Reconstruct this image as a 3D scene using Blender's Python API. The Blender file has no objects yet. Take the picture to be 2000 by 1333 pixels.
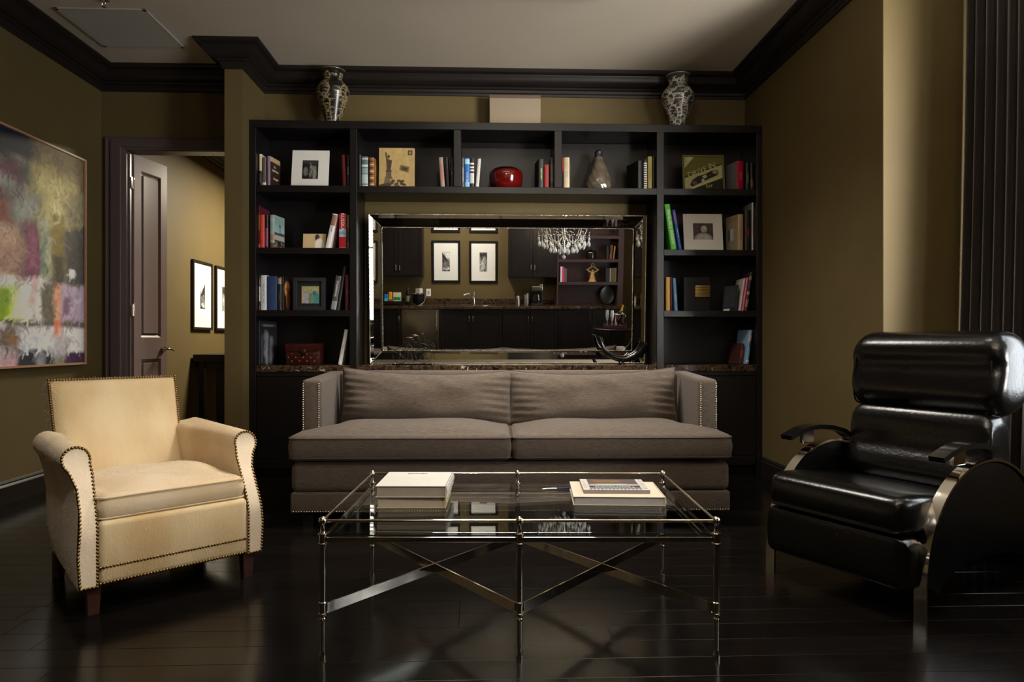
import bpy, bmesh, math, random
import numpy as np
from mathutils import Vector, Matrix
random.seed(7); RNG = np.random.default_rng(7)
SC = bpy.context.scene
COL = SC.collection
R = math.radians
PI = math.pi

# ------------------------------------------------------------------ camera
cam_d = bpy.data.cameras.new('camera'); cam_d.sensor_width = 36.0
cam_d.lens = 36.0 * 1333.0 / 2000.0
cam_d.clip_start = 0.02; cam_d.clip_end = 100
cam = bpy.data.objects.new('camera', cam_d); COL.objects.link(cam)
cam.location = (0, 0, 1.10); cam.rotation_euler = (R(90), 0, R(-2.1))
SC.camera = cam
# ------------------------------------------------------------------ world and light
W = bpy.data.worlds.new('world'); SC.world = W; W.use_nodes = True
W.node_tree.nodes['Background'].inputs[0].default_value = (0.75, 0.85, 1.0, 1)
W.node_tree.nodes['Background'].inputs[1].default_value = 0.6
SC.view_settings.view_transform = 'Standard'; SC.view_settings.look = 'None'
SC.view_settings.gamma = 1.0; SC.view_settings.exposure = 0.0
SC.view_settings.use_curve_mapping = False
SC.cycles.use_denoising = True
SC.cycles.caustics_reflective = False; SC.cycles.caustics_refractive = False
SC.cycles.max_bounces = 10; SC.cycles.diffuse_bounces = 4; SC.cycles.glossy_bounces = 6
SC.cycles.transmission_bounces = 8; SC.cycles.transparent_max_bounces = 16
SC.cycles.sample_clamp_indirect = 4.0

def lamp(name, kind, loc, energy, color, **kw):
    d = bpy.data.lights.new(name, kind); d.energy = energy; d.color = color
    rot = kw.pop('rot', None); target = kw.pop('target', None)
    for k, v in kw.items(): setattr(d, k, v)
    o = bpy.data.objects.new(name, d); COL.objects.link(o); o.location = loc
    if rot: o.rotation_euler = rot
    if target:
        o.rotation_euler = (Vector(target) - Vector(loc)).to_track_quat('-Z', 'Y').to_euler()
    return o
WARM = (1.0, 0.83, 0.62); NEUT = (1.0, 0.93, 0.84); DAY = (0.92, 0.96, 1.0)
# daylight through the tall window in the recess (area lamp just outside the glass)
lamp('window_daylight', 'AREA', (3.16, 1.86, 1.95), 170, DAY, shape='RECTANGLE', size=2.3, size_y=2.5, rot=(0, R(90), 0))
# the brighter slice of sky that shines along the wall, through the same window
lamp('window_side_daylight', 'AREA', (3.55, 1.48, 1.85), 120, (1.0, .95, .88), shape='RECTANGLE', size=1.05, size_y=2.2, target=(2.31, 3.8, 1.9), spread=R(70))
# added softbox stand-in above the sofa (its housing is built further down)
lamp('ceiling_panel_light', 'AREA', (0.15, 4.16, 3.325), 50, NEUT, shape='RECTANGLE', size=1.3, size_y=.42, rot=(0, 0, 0), spread=R(114))
# assumed ceiling spots added for light (their fittings are built further down)
ADDED_SPOTS = [  # x, y, energy, target, cone, blend
    (0.0, 1.55, 112, (-1.52, 3.14, 0.45), 27, 0.9),
    (1.70, 3.35, 18, (1.95, 3.15, 0.6), 50, 1.0),
    (0.15, 1.95, 36, (0.15, 6.2, 2.6), 84, 1.0),
]
for i, (x, y, e, t, cone, bl) in enumerate(ADDED_SPOTS):
    lamp('downlight_beam', 'SPOT', (x, y, 3.33), e, NEUT, target=t, spot_size=R(cone), spot_blend=bl, shadow_soft_size=0.05)
# lamp of the room behind the door, and an added kitchen light without fitting
lamp('next_room_lamp', 'AREA', (-1.9, 8.3, 3.1), 215, (1.0, 0.90, 0.70), shape='DISK', size=0.7)
lamp('kitchen_lamp', 'AREA', (-0.4, 0.55, 3.30), 62, NEUT, shape='DISK', size=0.35, target=(-0.4, -0.5, 1.2))

# ------------------------------------------------------------------ material helpers
def lin(c):
    return tuple(((v / 255) / 12.92 if v / 255 <= 0.04045 else ((v / 255 + 0.055) / 1.055) ** 2.4) for v in c[:3])
MATS = {}
def mat(name, col, rough=0.5, metal=0.0, spec=0.5, vary=0.0, vscale=8.0, bump=0.0, bscale=60.0, stretch=(1, 1, 1), coat=0.0,
        coat_rough=0.1, sheen=0.0, trans=0.0, emit=None, estr=0.0, rvary=0.0, ior=1.45, col2=None, objrand=0.0):
    if name in MATS: return MATS[name]
    m = bpy.data.materials.new(name); m.use_nodes = True; MATS[name] = m
    nt = m.node_tree; N = nt.nodes; L = nt.links; b = N['Principled BSDF']
    c = lin(col); b.inputs['Base Color'].default_value = (*c, 1)
    b.inputs['Roughness'].default_value = rough; b.inputs['Metallic'].default_value = metal
    b.inputs['Specular IOR Level'].default_value = spec; b.inputs['IOR'].default_value = ior
    b.inputs['Coat Weight'].default_value = coat; b.inputs['Coat Roughness'].default_value = coat_rough
    b.inputs['Sheen Weight'].default_value = sheen; b.inputs['Transmission Weight'].default_value = trans
    if emit:
        b.inputs['Emission Color'].default_value = (*lin(emit), 1); b.inputs['Emission Strength'].default_value = estr
    tc = mp = None
    def coords():
        nonlocal tc, mp
        if mp is None:
            tc = N.new('ShaderNodeTexCoord'); mp = N.new('ShaderNodeMapping')
            mp.inputs['Scale'].default_value = stretch; L.new(tc.outputs['Object'], mp.inputs['Vector'])
        return mp.outputs['Vector']
    if vary > 0 or col2:
        n = N.new('ShaderNodeTexNoise'); n.inputs['Scale'].default_value = vscale; n.inputs['Detail'].default_value = 5
        L.new(coords(), n.inputs['Vector'])
        r = N.new('ShaderNodeValToRGB'); L.new(n.outputs['Fac'], r.inputs['Fac'])
        c2 = lin(col2) if col2 else tuple(min(1, v * (1 + vary)) for v in c)
        c1 = c if col2 else tuple(v * (1 - vary) for v in c)
        r.color_ramp.elements[0].position = 0.32; r.color_ramp.elements[1].position = 0.68
        r.color_ramp.elements[0].color = (*c1, 1); r.color_ramp.elements[1].color = (*c2, 1)
        last = r.outputs['Color']
        if objrand > 0:
            oi = N.new('ShaderNodeObjectInfo'); hs = N.new('ShaderNodeHueSaturation')
            mr = N.new('ShaderNodeMapRange'); L.new(oi.outputs['Random'], mr.inputs['Value'])
            mr.inputs['To Min'].default_value = 1 - objrand; mr.inputs['To Max'].default_value = 1 + objrand
            L.new(mr.outputs['Result'], hs.inputs['Value']); L.new(last, hs.inputs['Color']); last = hs.outputs['Color']
        L.new(last, b.inputs['Base Color'])
    if rvary > 0:
        n = N.new('ShaderNodeTexNoise'); n.inputs['Scale'].default_value = 5; L.new(coords(), n.inputs['Vector'])
        mr = N.new('ShaderNodeMapRange'); L.new(n.outputs['Fac'], mr.inputs['Value'])
        mr.inputs['To Min'].default_value = max(0.02, rough - rvary); mr.inputs['To Max'].default_value = rough + rvary
        L.new(mr.outputs['Result'], b.inputs['Roughness'])
    if bump > 0:
        n = N.new('ShaderNodeTexNoise'); n.inputs['Scale'].default_value = bscale; n.inputs['Detail'].default_value = 4
        L.new(coords(), n.inputs['Vector'])
        bp = N.new('ShaderNodeBump'); bp.inputs['Strength'].default_value = bump; bp.inputs['Distance'].default_value = 0.004
        L.new(n.outputs['Fac'], bp.inputs['Height']); L.new(bp.outputs['Normal'], b.inputs['Normal'])
    return m

def clear_glass(name, tint=(0.93, 0.97, 0.95), ior=1.5, rough=0.0):
    """Thin clear pane: Fresnel mix of a mirror lobe and straight transmission."""
    if name in MATS: return MATS[name]
    m = bpy.data.materials.new(name); m.use_nodes = True; MATS[name] = m
    nt = m.node_tree; N = nt.nodes; L = nt.links; N.remove(N['Principled BSDF'])
    f = N.new('ShaderNodeFresnel'); ge = N.new('ShaderNodeNewGeometry'); mi = N.new('ShaderNodeMix')
    mi.inputs[2].default_value = ior; mi.inputs[3].default_value = 1.0 / ior   # same reflectance on both faces of the pane
    L.new(ge.outputs['Backfacing'], mi.inputs[0]); L.new(mi.outputs[0], f.inputs['IOR'])
    g = N.new('ShaderNodeBsdfGlossy'); g.inputs['Roughness'].default_value = rough
    t = N.new('ShaderNodeBsdfTransparent'); t.inputs['Color'].default_value = (*tint, 1)
    mx = N.new('ShaderNodeMixShader'); L.new(f.outputs[0], mx.inputs[0]); L.new(t.outputs[0], mx.inputs[1]); L.new(g.outputs[0], mx.inputs[2])
    L.new(mx.outputs[0], N['Material Output'].inputs['Surface'])
    return m

def attr_mat(name, rough=0.5, spec=0.4, bump=0.0, bscale=40, coat=0.0):
    if name in MATS: return MATS[name]
    m = mat(name, (128, 128, 128), rough, spec=spec, bump=bump, bscale=bscale, coat=coat)
    a = m.node_tree.nodes.new('ShaderNodeAttribute'); a.attribute_name = 'Col'
    m.node_tree.links.new(a.outputs['Color'], m.node_tree.nodes['Principled BSDF'].inputs['Base Color'])
    return m

def granite(name):
    if name in MATS: return MATS[name]
    m = mat(name, (70, 52, 36), 0.12, spec=0.5)
    N = m.node_tree.nodes; L = m.node_tree.links; b = N['Principled BSDF']
    tc = N.new('ShaderNodeTexCoord'); n = N.new('ShaderNodeTexNoise'); n.inputs['Scale'].default_value = 14; n.inputs['Detail'].default_value = 8
    n.inputs['Distortion'].default_value = 1.6
    v = N.new('ShaderNodeTexVoronoi'); v.inputs['Scale'].default_value = 22; v.feature = 'DISTANCE_TO_EDGE'
    L.new(tc.outputs['Object'], n.inputs['Vector']); L.new(n.outputs['Color'], v.inputs['Vector'])
    r = N.new('ShaderNodeValToRGB'); L.new(n.outputs['Fac'], r.inputs['Fac'])
    e = r.color_ramp.elements; e[0].position = 0.30; e[0].color = (*lin((18, 13, 10)), 1); e[1].position = 0.74; e[1].color = (*lin((200, 184, 160)), 1)
    for p, c in ((0.42, (44, 32, 24)), (0.52, (84, 66, 48)), (0.57, (34, 25, 19)), (0.64, (52, 40, 30))):
        q = e.new(p); q.color = (*lin(c), 1)
    L.new(r.outputs['Color'], b.inputs['Base Color'])
    return m

# ------------------------------------------------------------------ mesh helpers
class MB:
    """Collects faces; build() links them as one mesh object."""
    def __init__(s): s.v = []; s.f = []
    def add(s, vs, fs):
        o = len(s.v); s.v += [tuple(p) for p in vs]; s.f += [tuple(i + o for i in f) for f in fs]; return s
    def box(s, x0, x1, y0, y1, z0, z1):
        vs = [(x, y, z) for z in (z0, z1) for y in (y0, y1) for x in (x0, x1)]
        return s.add(vs, [(0, 2, 3, 1), (4, 5, 7, 6), (0, 1, 5, 4), (2, 6, 7, 3), (0, 4, 6, 2), (1, 3, 7, 5)])
    def rbox(s, x0, x1, y0, y1, z0, z1, r=0.005, seg=2):
        bm = bmesh.new(); bmesh.ops.create_cube(bm, size=1.0)
        for v in bm.verts:
            v.co = Vector(((x0 + x1) / 2 + v.co.x * (x1 - x0), (y0 + y1) / 2 + v.co.y * (y1 - y0), (z0 + z1) / 2 + v.co.z * (z1 - z0)))
        r = min(r, 0.49 * min(abs(x1 - x0), abs(y1 - y0), abs(z1 - z0)))
        bmesh.ops.bevel(bm, geom=bm.edges[:], offset=r, segments=seg, profile=0.5, affect='EDGES')
        bm.verts.index_update()
        s.add([v.co[:] for v in bm.verts], [[v.index for v in f.verts] for f in bm.faces]); bm.free(); return s
    def prism(s, pts, axis, a, b):
        """pts: closed 2D outline; extruded along axis from a to b. axis x: pts=(y,z); y: (x,z); z: (x,y)."""
        def p3(p, t): return {'x': (t, p[0], p[1]), 'y': (p[0], t, p[1]), 'z': (p[0], p[1], t)}[axis]
        n = len(pts)
        vs = [p3(p, a) for p in pts] + [p3(p, b) for p in pts]
        fs = [(i, (i + 1) % n, (i + 1) % n + n, i + n) for i in range(n)] + [tuple(range(n - 1, -1, -1)), tuple(range(n, 2 * n))]
        return s.add(vs, fs)
    def lathe(s, prof, n=24, c=(0, 0, 0), cap=True):
        vs = []; fs = []; m = len(prof)
        for k in range(n):
            a = 2 * PI * k / n
            for r, z in prof: vs.append((c[0] + r * math.cos(a), c[1] + r * math.sin(a), c[2] + z))
        for k in range(n):
            k2 = (k + 1) % n
            for j in range(m - 1): fs.append((k * m + j, k2 * m + j, k2 * m + j + 1, k * m + j + 1))
        if cap:
            fs.append(tuple(k * m for k in range(n - 1, -1, -1))); fs.append(tuple(k * m + m - 1 for k in range(n)))
        return s.add(vs, fs)
    def tube(s, path, r, n=8, closed=False, cap=True):
        P = [Vector(p) for p in path]; m = len(P); vs = []; fs = []
        rr = r if isinstance(r, (list, tuple)) else [r] * m
        prev = None
        for i, p in enumerate(P):
            if closed: t = P[(i + 1) % m] - P[i - 1]
            else: t = P[min(i + 1, m - 1)] - P[max(i - 1, 0)]
            t.normalize()
            if prev is None:
                u = t.orthogonal().normalized()
            else:
                u = prev - t * prev.dot(t)
                u = u.normalized() if u.length > 1e-6 else t.orthogonal().normalized()
            prev = u; w = t.cross(u)
            for k in range(n):
                a = 2 * PI * k / n; vs.append(tuple(p + (u * math.cos(a) + w * math.sin(a)) * rr[i]))
        for i in range(m if closed else m - 1):
            j = (i + 1) % m
            for k in range(n):
                k2 = (k + 1) % n; fs.append((i * n + k, i * n + k2, j * n + k2, j * n + k))
        if cap and not closed:
            fs.append(tuple(range(n - 1, -1, -1))); fs.append(tuple((m - 1) * n + k for k in range(n)))
        return s.add(vs, fs)
    def strip(s, path, width, thick, up=(1, 0, 0)):
        """flat bar along a path; width runs along `up`, thickness across."""
        P = [Vector(p) for p in path]; m = len(P); vs = []; fs = []; w = Vector(up).normalized()
        for i, p in enumerate(P):
            t = (P[min(i + 1, m - 1)] - P[max(i - 1, 0)]).normalized(); nn = t.cross(w).normalized()
            for a, b in ((-1, -1), (1, -1), (1, 1), (-1, 1)): vs.append(tuple(p + w * a * width / 2 + nn * b * thick / 2))
        for i in range(m - 1):
            for k in range(4):
                k2 = (k + 1) % 4; fs.append((i * 4 + k, i * 4 + k2, i * 4 + 4 + k2, i * 4 + 4 + k))
        fs += [(3, 2, 1, 0), tuple((m - 1) * 4 + k for k in range(4))]
        return s.add(vs, fs)
    def dome(s, p, nrm, r, n=7):
        nrm = Vector(nrm).normalized(); u = nrm.orthogonal().normalized(); w = nrm.cross(u); p = Vector(p); vs = []; fs = []
        for k in range(n):
            a = 2 * PI * k / n; d = u * math.cos(a) + w * math.sin(a)
            vs += [tuple(p + d * r), tuple(p + d * r * 0.72 + nrm * r * 0.5)]
        vs.append(tuple(p + nrm * r * 0.72))
        for k in range(n):
            k2 = (k + 1) % n; fs += [(2 * k, 2 * k2, 2 * k2 + 1, 2 * k + 1), (2 * k + 1, 2 * k2 + 1, 2 * n)]
        return s.add(vs, fs)
    def sphere(s, c, r, n=12, m=8, sz=1.0):
        prof = [(max(1e-4, r * math.sin(PI * j / m)), -r * sz * math.cos(PI * j / m)) for j in range(m + 1)]
        return s.lathe(prof, n, c)
    def xf(s, M):
        s.v = [tuple(M @ Vector(p)) for p in s.v]; return s
    def mesh(s, name, smooth=None):
        me = bpy.data.meshes.new(name); me.from_pydata(s.v, [], s.f); me.validate(); me.update()
        if smooth is not None:
            me.shade_smooth(); me.set_sharp_from_angle(angle=R(smooth))
        return me
    def build(s, name, material, parent=None, smooth=None, label=None, kind=None, loc=None, rot=None):
        me = s.mesh(name, smooth)
        bm = bmesh.new(); bm.from_mesh(me); bmesh.ops.recalc_face_normals(bm, faces=bm.faces[:]); bm.to_mesh(me); bm.free()
        if smooth is not None: me.set_sharp_from_angle(angle=R(smooth))
        me.materials.append(material)
        return link(name, me, parent, label, kind, loc, rot)

def link(name, me, parent=None, label=None, kind=None, loc=None, rot=None):
    o = bpy.data.objects.new(name, me); COL.objects.link(o); o.parent = parent
    if label: o['label'] = label
    if kind: o['kind'] = kind
    if loc: o.location = loc
    if rot: o.rotation_euler = rot
    return o
def tag(o, label, cat, group=None):
    o['label'] = label; o['category'] = cat
    if group: o['group'] = group
    return o
def thing(name, label, cat, loc=(0, 0, 0), rot=0.0, group=None):
    o = bpy.data.objects.new(name, None); COL.objects.link(o); o.empty_display_size = 0.1
    o.location = loc; o.rotation_euler = rot if isinstance(rot, tuple) else (0, 0, rot)
    return tag(o, label, cat, group)
def struct(o, label=None):
    o['kind'] = 'structure'
    if label: o['label'] = label
    return o
def copy_tree(o, parent=None):
    c = o.copy(); COL.objects.link(c); c.parent = parent
    for ch in list(o.children): copy_tree(ch, c)
    return c

def rrect(w, h, r, n=6, cx=0.0, cy=0.0):
    pts = []
    for sx, sy, a0 in ((1, 1, 0), (-1, 1, 90), (-1, -1, 180), (1, -1, 270)):
        for k in range(n + 1):
            a = R(a0 + 90 * k / n); pts.append((cx + sx * (w / 2 - r) + r * math.cos(a), cy + sy * (h / 2 - r) + r * math.sin(a)))
    return pts
def resample(pts, step):
    out = []; n = len(pts)
    for i in range(n):
        a = Vector(pts[i]); b = Vector(pts[(i + 1) % n]); k = max(1, int((b - a).length / step))
        out += [tuple(a + (b - a) * j / k) for j in range(k)]
    return out
def pillow(mb, outline, z0, z1, r, puff=0.02, puff0=0.0, noise=None, step=0.03):
    """Upholstered slab: outline (CCW, star-shaped about its centre) extruded with rounded edges and a crowned top."""
    o = resample(outline, step); n = len(o); C = Vector((sum(p[0] for p in o) / n, sum(p[1] for p in o) / n))
    nr = []
    for i in range(n):
        t = (Vector(o[(i + 1) % n]) - Vector(o[i - 1])).normalized(); nr.append(Vector((t.y, -t.x)))
    rings = []
    K = 5
    for k in range(K + 1):
        a = PI / 2 * k / K; rings.append(('e', r * (1 - math.sin(a)), z0 + r * (1 - math.cos(a))))
    rings = [('e', r * (1 - math.sin(PI / 2 * k / K)), z0 + r - r * math.cos(PI / 2 * k / K)) for k in range(K + 1)]
    rings += [('e', -0.006, (z0 + z1) / 2)]
    rings += [('e', r * (1 - math.cos(PI / 2 * k / K)), z1 - r + r * math.sin(PI / 2 * k / K)) for k in range(K + 1)]
    vs = []; fs = []
    bx0, bx1 = min(p[0] for p in o), max(p[0] for p in o); by0, by1 = min(p[1] for p in o), max(p[1] for p in o)
    def ring_pts(off, z, s=1.0, dz=0.0):
        for i in range(n):
            q = Vector(o[i]) - nr[i] * off; q = C + (q - C) * s
            ex = min(1, abs((q.x - (bx0 + bx1) / 2) / ((bx1 - bx0) / 2))); ey = min(1, abs((q.y - (by0 + by1) / 2) / ((by1 - by0) / 2)))
            zz = z + dz * min(1, (1 - ex ** 3.5) * (1 - ey ** 2.5) * 1.15) * (1 - s ** 10) if s < 1 else z
            if noise: zz += noise(q.x, q.y, 1 - s)
            vs.append((q.x, q.y, zz))
    ins = [0.97, 0.93, 0.88, 0.82, 0.74, 0.64, 0.52, 0.38, 0.22, 0.08]
    for s in reversed(ins): ring_pts(r, z0, s, -puff0)
    for _, off, z in rings: ring_pts(off, z)
    for s in ins: ring_pts(r, z1, s, puff)
    m = len(vs) // n
    for j in range(m - 1):
        for i in range(n):
            i2 = (i + 1) % n; fs.append((j * n + i, j * n + i2, (j + 1) * n + i2, (j + 1) * n + i))
    fs.append(tuple(range(n - 1, -1, -1))); fs.append(tuple((m - 1) * n + i for i in range(n)))
    return mb.add(vs, fs)
def throw_cushion(mb, w, h, t, sag=0.03, seedv=0, nx=40, nz=22, wr=0.006, tbot=1.0):
    """Soft back cushion in the XZ plane (front is -y), pinched edges, fuller at the bottom."""
    rg = np.random.default_rng(seedv); ph = rg.uniform(0, 6.28, 12); vs = []; fs = []
    for side in (-1, 1):
        for j in range(nz + 1):
            for i in range(nx + 1):
                u = -1 + 2 * i / nx; v = -1 + 2 * j / nz
                u = math.sin(u * PI / 2) * 0.55 + u * 0.45; v = math.sin(v * PI / 2) * 0.5 + v * 0.5
                T = (max(0, 1 - abs(u) ** 5) * max(0, 1 - abs(v) ** 3.5)) ** 0.5
                T *= 1 + (tbot - 1) * (0.5 - 0.5 * v)
                x = w / 2 * u * (1 - 0.025 * (1 - v * v)); z = h / 2 * v * (1 - 0.05 * (1 - u * u))
                z -= sag * (1 - u * u) * max(0, v)
                y = side * T * t / 2
                if side < 0:
                    e = 1 - T
                    cr = math.sin(24 * v + ph[0] + 5 * u) * max(0, abs(u) - 0.55) * 2.2 + math.sin(14 * (u + 0.6 * v) + ph[1]) * 0.5 * max(0, v) + math.sin(5 * v - 4 * u + ph[2]) * 0.35 + math.sin(3 * v + 9 * u + ph[3]) * .3
                    y += wr * cr * T
                vs.append((x, y, z))
    S = (nx + 1) * (nz + 1)
    for sd in (0, 1):
        for j in range(nz):
            for i in range(nx):
                a = sd * S + j * (nx + 1) + i; q = (a, a + 1, a + nx + 2, a + nx + 1)
                fs.append(q if sd == 0 else q[::-1])
    return mb.add(vs, fs)
def cushion_edge(w, h, sag, n=40):
    pts = []
    def P(u, v): return (w / 2 * u * (1 - 0.025 * (1 - v * v)), 0, h / 2 * v * (1 - 0.05 * (1 - u * u)) - sag * (1 - u * u) * max(0, v))
    for k in range(n): pts.append(P(-1 + 2 * k / n, -1))
    for k in range(n // 2): pts.append(P(1, -1 + 4 * k / n))
    for k in range(n): pts.append(P(1 - 2 * k / n, 1))
    for k in range(n // 2): pts.append(P(-1, 1 - 4 * k / n))
    return pts
def fur(obj, n, length, material, name='fur', keep=None, flow=(0, 0, -1)):
    me = obj.data; me.calc_loop_triangles()
    co = np.empty(len(me.vertices) * 3, 'f'); me.vertices.foreach_get('co', co); co = co.reshape(-1, 3)
    tri = np.empty(len(me.loop_triangles) * 3, 'i'); me.loop_triangles.foreach_get('vertices', tri); tri = tri.reshape(-1, 3)
    A, B, C = co[tri[:, 0]], co[tri[:, 1]], co[tri[:, 2]]
    nr = np.cross(B - A, C - A); ar = np.linalg.norm(nr, axis=1); nr = nr / (ar[:, None] + 1e-12)
    pick = RNG.choice(len(tri), n, p=ar / ar.sum()); a, b = RNG.random(n), RNG.random(n)
    fl = a + b > 1; a[fl] = 1 - a[fl]; b[fl] = 1 - b[fl]
    p = A[pick] + (B - A)[pick] * a[:, None] + (C - A)[pick] * b[:, None]; q = nr[pick]
    d = q * 0.5 + np.array(flow) * 0.55 + RNG.normal(0, 0.28, (n, 3)); d /= np.linalg.norm(d, axis=1)[:, None]
    s = np.cross(d, RNG.normal(0, 1, (n, 3))); s /= np.linalg.norm(s, axis=1)[:, None]
    ln = length * RNG.uniform(0.5, 1.2, n)[:, None]
    V = np.stack([p - s * 0.0005, p + s * 0.0005, p + d * ln], 1).reshape(-1, 3)
    fm = bpy.data.meshes.new(name); fm.from_pydata(V.tolist(), [], np.arange(n * 3).reshape(-1, 3).tolist()); fm.materials.append(material)
    return link(name, fm, obj, None, 'stuff')

# ------------------------------------------------------------------ printed pictures (colour per vertex on a fine grid)
class Canvas:
    def __init__(s, w, h, col): 
        s.w, s.h = w, h; s.a = np.ones((h, w, 3)) * np.array(lin(col)); yy, xx = np.mgrid[0:h, 0:w]; s.X = (xx + .5) / w; s.Y = (yy + .5) / h
        s.N = None
    def noise(s, sc, seedv=0):
        rg = np.random.default_rng(seedv); out = np.zeros((s.h, s.w)); amp = 1.0
        for o in range(3):
            n = int(sc * 2 ** o) + 2; g = rg.random((n + 1, n + 1)); fx = s.X * n * .999; fy = s.Y * n * .999
            ix, iy = fx.astype(int), fy.astype(int); tx, ty = fx - ix, fy - iy; tx = tx * tx * (3 - 2 * tx); ty = ty * ty * (3 - 2 * ty)
            out += amp * ((g[iy, ix] * (1 - tx) + g[iy, ix + 1] * tx) * (1 - ty) + (g[iy + 1, ix] * (1 - tx) + g[iy + 1, ix + 1] * tx) * ty); amp *= .5
        return out / 1.75 - 0.5
    def blend(s, m, col, op=1.0):
        m = np.clip(m, 0, 1)[..., None] * op; s.a = s.a * (1 - m) + np.array(lin(col)) * m; return s
    def rect(s, x0, x1, y0, y1, col, soft=0.0, op=1.0, warp=0.0, seedv=1):
        X, Yy = s.X, s.Y
        if warp: X = X + warp * s.noise(6, seedv); Yy = Yy + warp * s.noise(6, seedv + 50)
        e = max(soft, 0.6 / s.w)
        m = np.clip((X - x0) / e + .5, 0, 1) * np.clip((x1 - X) / e + .5, 0, 1) * np.clip((Yy - y0) / e + .5, 0, 1) * np.clip((y1 - Yy) / e + .5, 0, 1)
        return s.blend(m, col, op)
    def ell(s, cx, cy, rx, ry, col, soft=0.1, op=1.0):
        d = np.sqrt(((s.X - cx) / rx) ** 2 + ((s.Y - cy) / ry) ** 2); return s.blend((1 - d) / max(soft, 1e-3) + .5, col, op)
    def poly(s, pts, col, op=1.0):
        ins = np.zeros((s.h, s.w), bool); n = len(pts)
        for i in range(n):
            x0, y0 = pts[i]; x1, y1 = pts[(i + 1) % n]
            if y0 == y1: continue
            c = ((y0 > s.Y) != (y1 > s.Y)) & (s.X < (x1 - x0) * (s.Y - y0) / (y1 - y0) + x0); ins ^= c
        return s.blend(ins.astype(float), col, op)
    def line(s, pts, wd, col, op=1.0, asp=1.0):
        ax, ay = [p[0] for p in pts], [p[1] for p in pts]; mg = wd * 1.3
        i0, i1 = max(0, int((min(ax) - mg) * s.w)), min(s.w, int((max(ax) + mg) * s.w) + 2); j0, j1 = max(0, int((min(ay) - mg) * s.h)), min(s.h, int((max(ay) + mg) * s.h) + 2)
        if i1 <= i0 or j1 <= j0: return s
        X, Yy = s.X[j0:j1, i0:i1], s.Y[j0:j1, i0:i1]; m = np.zeros(X.shape)
        for (x0, y0), (x1, y1) in zip(pts[:-1], pts[1:]):
            dx, dy = (x1 - x0), (y1 - y0) * asp; l2 = dx * dx + dy * dy + 1e-9
            t = np.clip(((X - x0) * dx + (Yy - y0) * asp * dy) / l2, 0, 1)
            d = np.hypot(X - x0 - t * dx, (Yy - y0) * asp - t * dy); m = np.maximum(m, np.clip((wd - d) / (wd * .5), 0, 1))
        m = m[..., None] * op; s.a[j0:j1, i0:i1] = s.a[j0:j1, i0:i1] * (1 - m) + np.array(lin(col)) * m
        return s
    def grain(s, amt, sc=20, seedv=3):
        s.a = np.clip(s.a * (1 + amt * 2 * s.noise(sc, seedv)[..., None]), 0, 1); return s
def print_mesh(name, cv, w, h, material, origin='center'):
    """grid in the XZ plane facing -y; canvas row 0 is the top edge."""
    nx, nz = cv.w, cv.h
    xs = np.linspace(-w / 2, w / 2, nx); zs = np.linspace(h / 2, -h / 2, nz)
    V = np.zeros((nz, nx, 3)); V[..., 0] = xs[None, :]; V[..., 2] = zs[:, None]
    i = np.arange(nz * nx).reshape(nz, nx)
    Fq = np.stack([i[:-1, :-1], i[1:, :-1], i[1:, 1:], i[:-1, 1:]], -1).reshape(-1, 4)
    me = bpy.data.meshes.new(name); me.from_pydata(V.reshape(-1, 3).tolist(), [], Fq.tolist())
    ca = me.color_attributes.new('Col', 'FLOAT_COLOR', 'POINT')
    ca.data.foreach_set('color', np.concatenate([cv.a, np.ones((nz, nx, 1))], -1).astype('f').ravel()); me.materials.append(material)
    return me
TEXTS = []
def text(body, parent, loc, rot, size, material, name='lettering', sx=1.0, ext=0.0003, align='CENTER'):
    c = bpy.data.curves.new(name, 'FONT'); c.body = body; c.size = size; c.align_x = align; c.align_y = 'CENTER'
    c.extrude = ext; c.resolution_u = 3; c.materials.append(material)
    o = bpy.data.objects.new(name, c); COL.objects.link(o); o.parent = parent; o.location = loc; o.rotation_euler = rot; o.scale = (sx, 1, 1)
    TEXTS.append(o); return o

# ------------------------------------------------------------------ materials
M_WALL = mat('olive_paint', (92, 78, 47), 0.62, spec=0.3, vary=0.05, vscale=3, bump=0.03, bscale=220)
M_CEIL = mat('ceiling_paint', (204, 192, 174), 0.8, spec=0.2, vary=0.02, vscale=2)
M_TRIM = mat('dark_trim_paint', (30, 25, 23), 0.36, spec=0.4, vary=0.06, vscale=4)
M_DOOR = mat('mauve_brown_paint', (134, 114, 112), 0.38, spec=0.45, vary=0.04, vscale=3)
M_ESP = mat('espresso_wood', (19, 16, 17), 0.33, spec=0.42, vary=0.18, vscale=6, stretch=(1, 1, 14))
M_FLOOR = mat('black_hardwood', (15, 12, 10), 0.18, spec=0.26, vary=0.3, vscale=5, stretch=(1.2, 16, 1), bump=0.03, bscale=9, rvary=0.04, objrand=0.2)
M_GAP = mat('floor_joint', (9, 8, 7), 0.7)
M_GRAN = granite('brown_marble')
M_SOFA = mat('taupe_linen', (91, 80, 70), 0.85, spec=0.2, vary=0.3, vscale=26, stretch=(1, 3, 12), bump=0.6, bscale=45, sheen=0.15)
M_PIPE = mat('taupe_piping', (80, 69, 61), 0.85, spec=0.2, bump=0.2, bscale=120)
M_NAIL = mat('nickel_nail', (205, 196, 182), 0.22, metal=1.0)
M_BRASS = mat('antique_brass_nail', (132, 104, 60), 0.3, metal=1.0)
M_HIDE = mat('blond_cowhide', (194, 164, 117), 0.8, spec=0.2, col2=(219, 198, 158), vscale=4.5, bump=0.35, bscale=130, stretch=(1, 1, 0.35), sheen=0.35)
M_HIDE2 = mat('pale_cowhide', (220, 202, 174), 0.8, spec=0.2, col2=(203, 177, 138), vscale=3.2, bump=0.35, bscale=130, stretch=(1, 1, 0.35), sheen=0.35)
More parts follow.
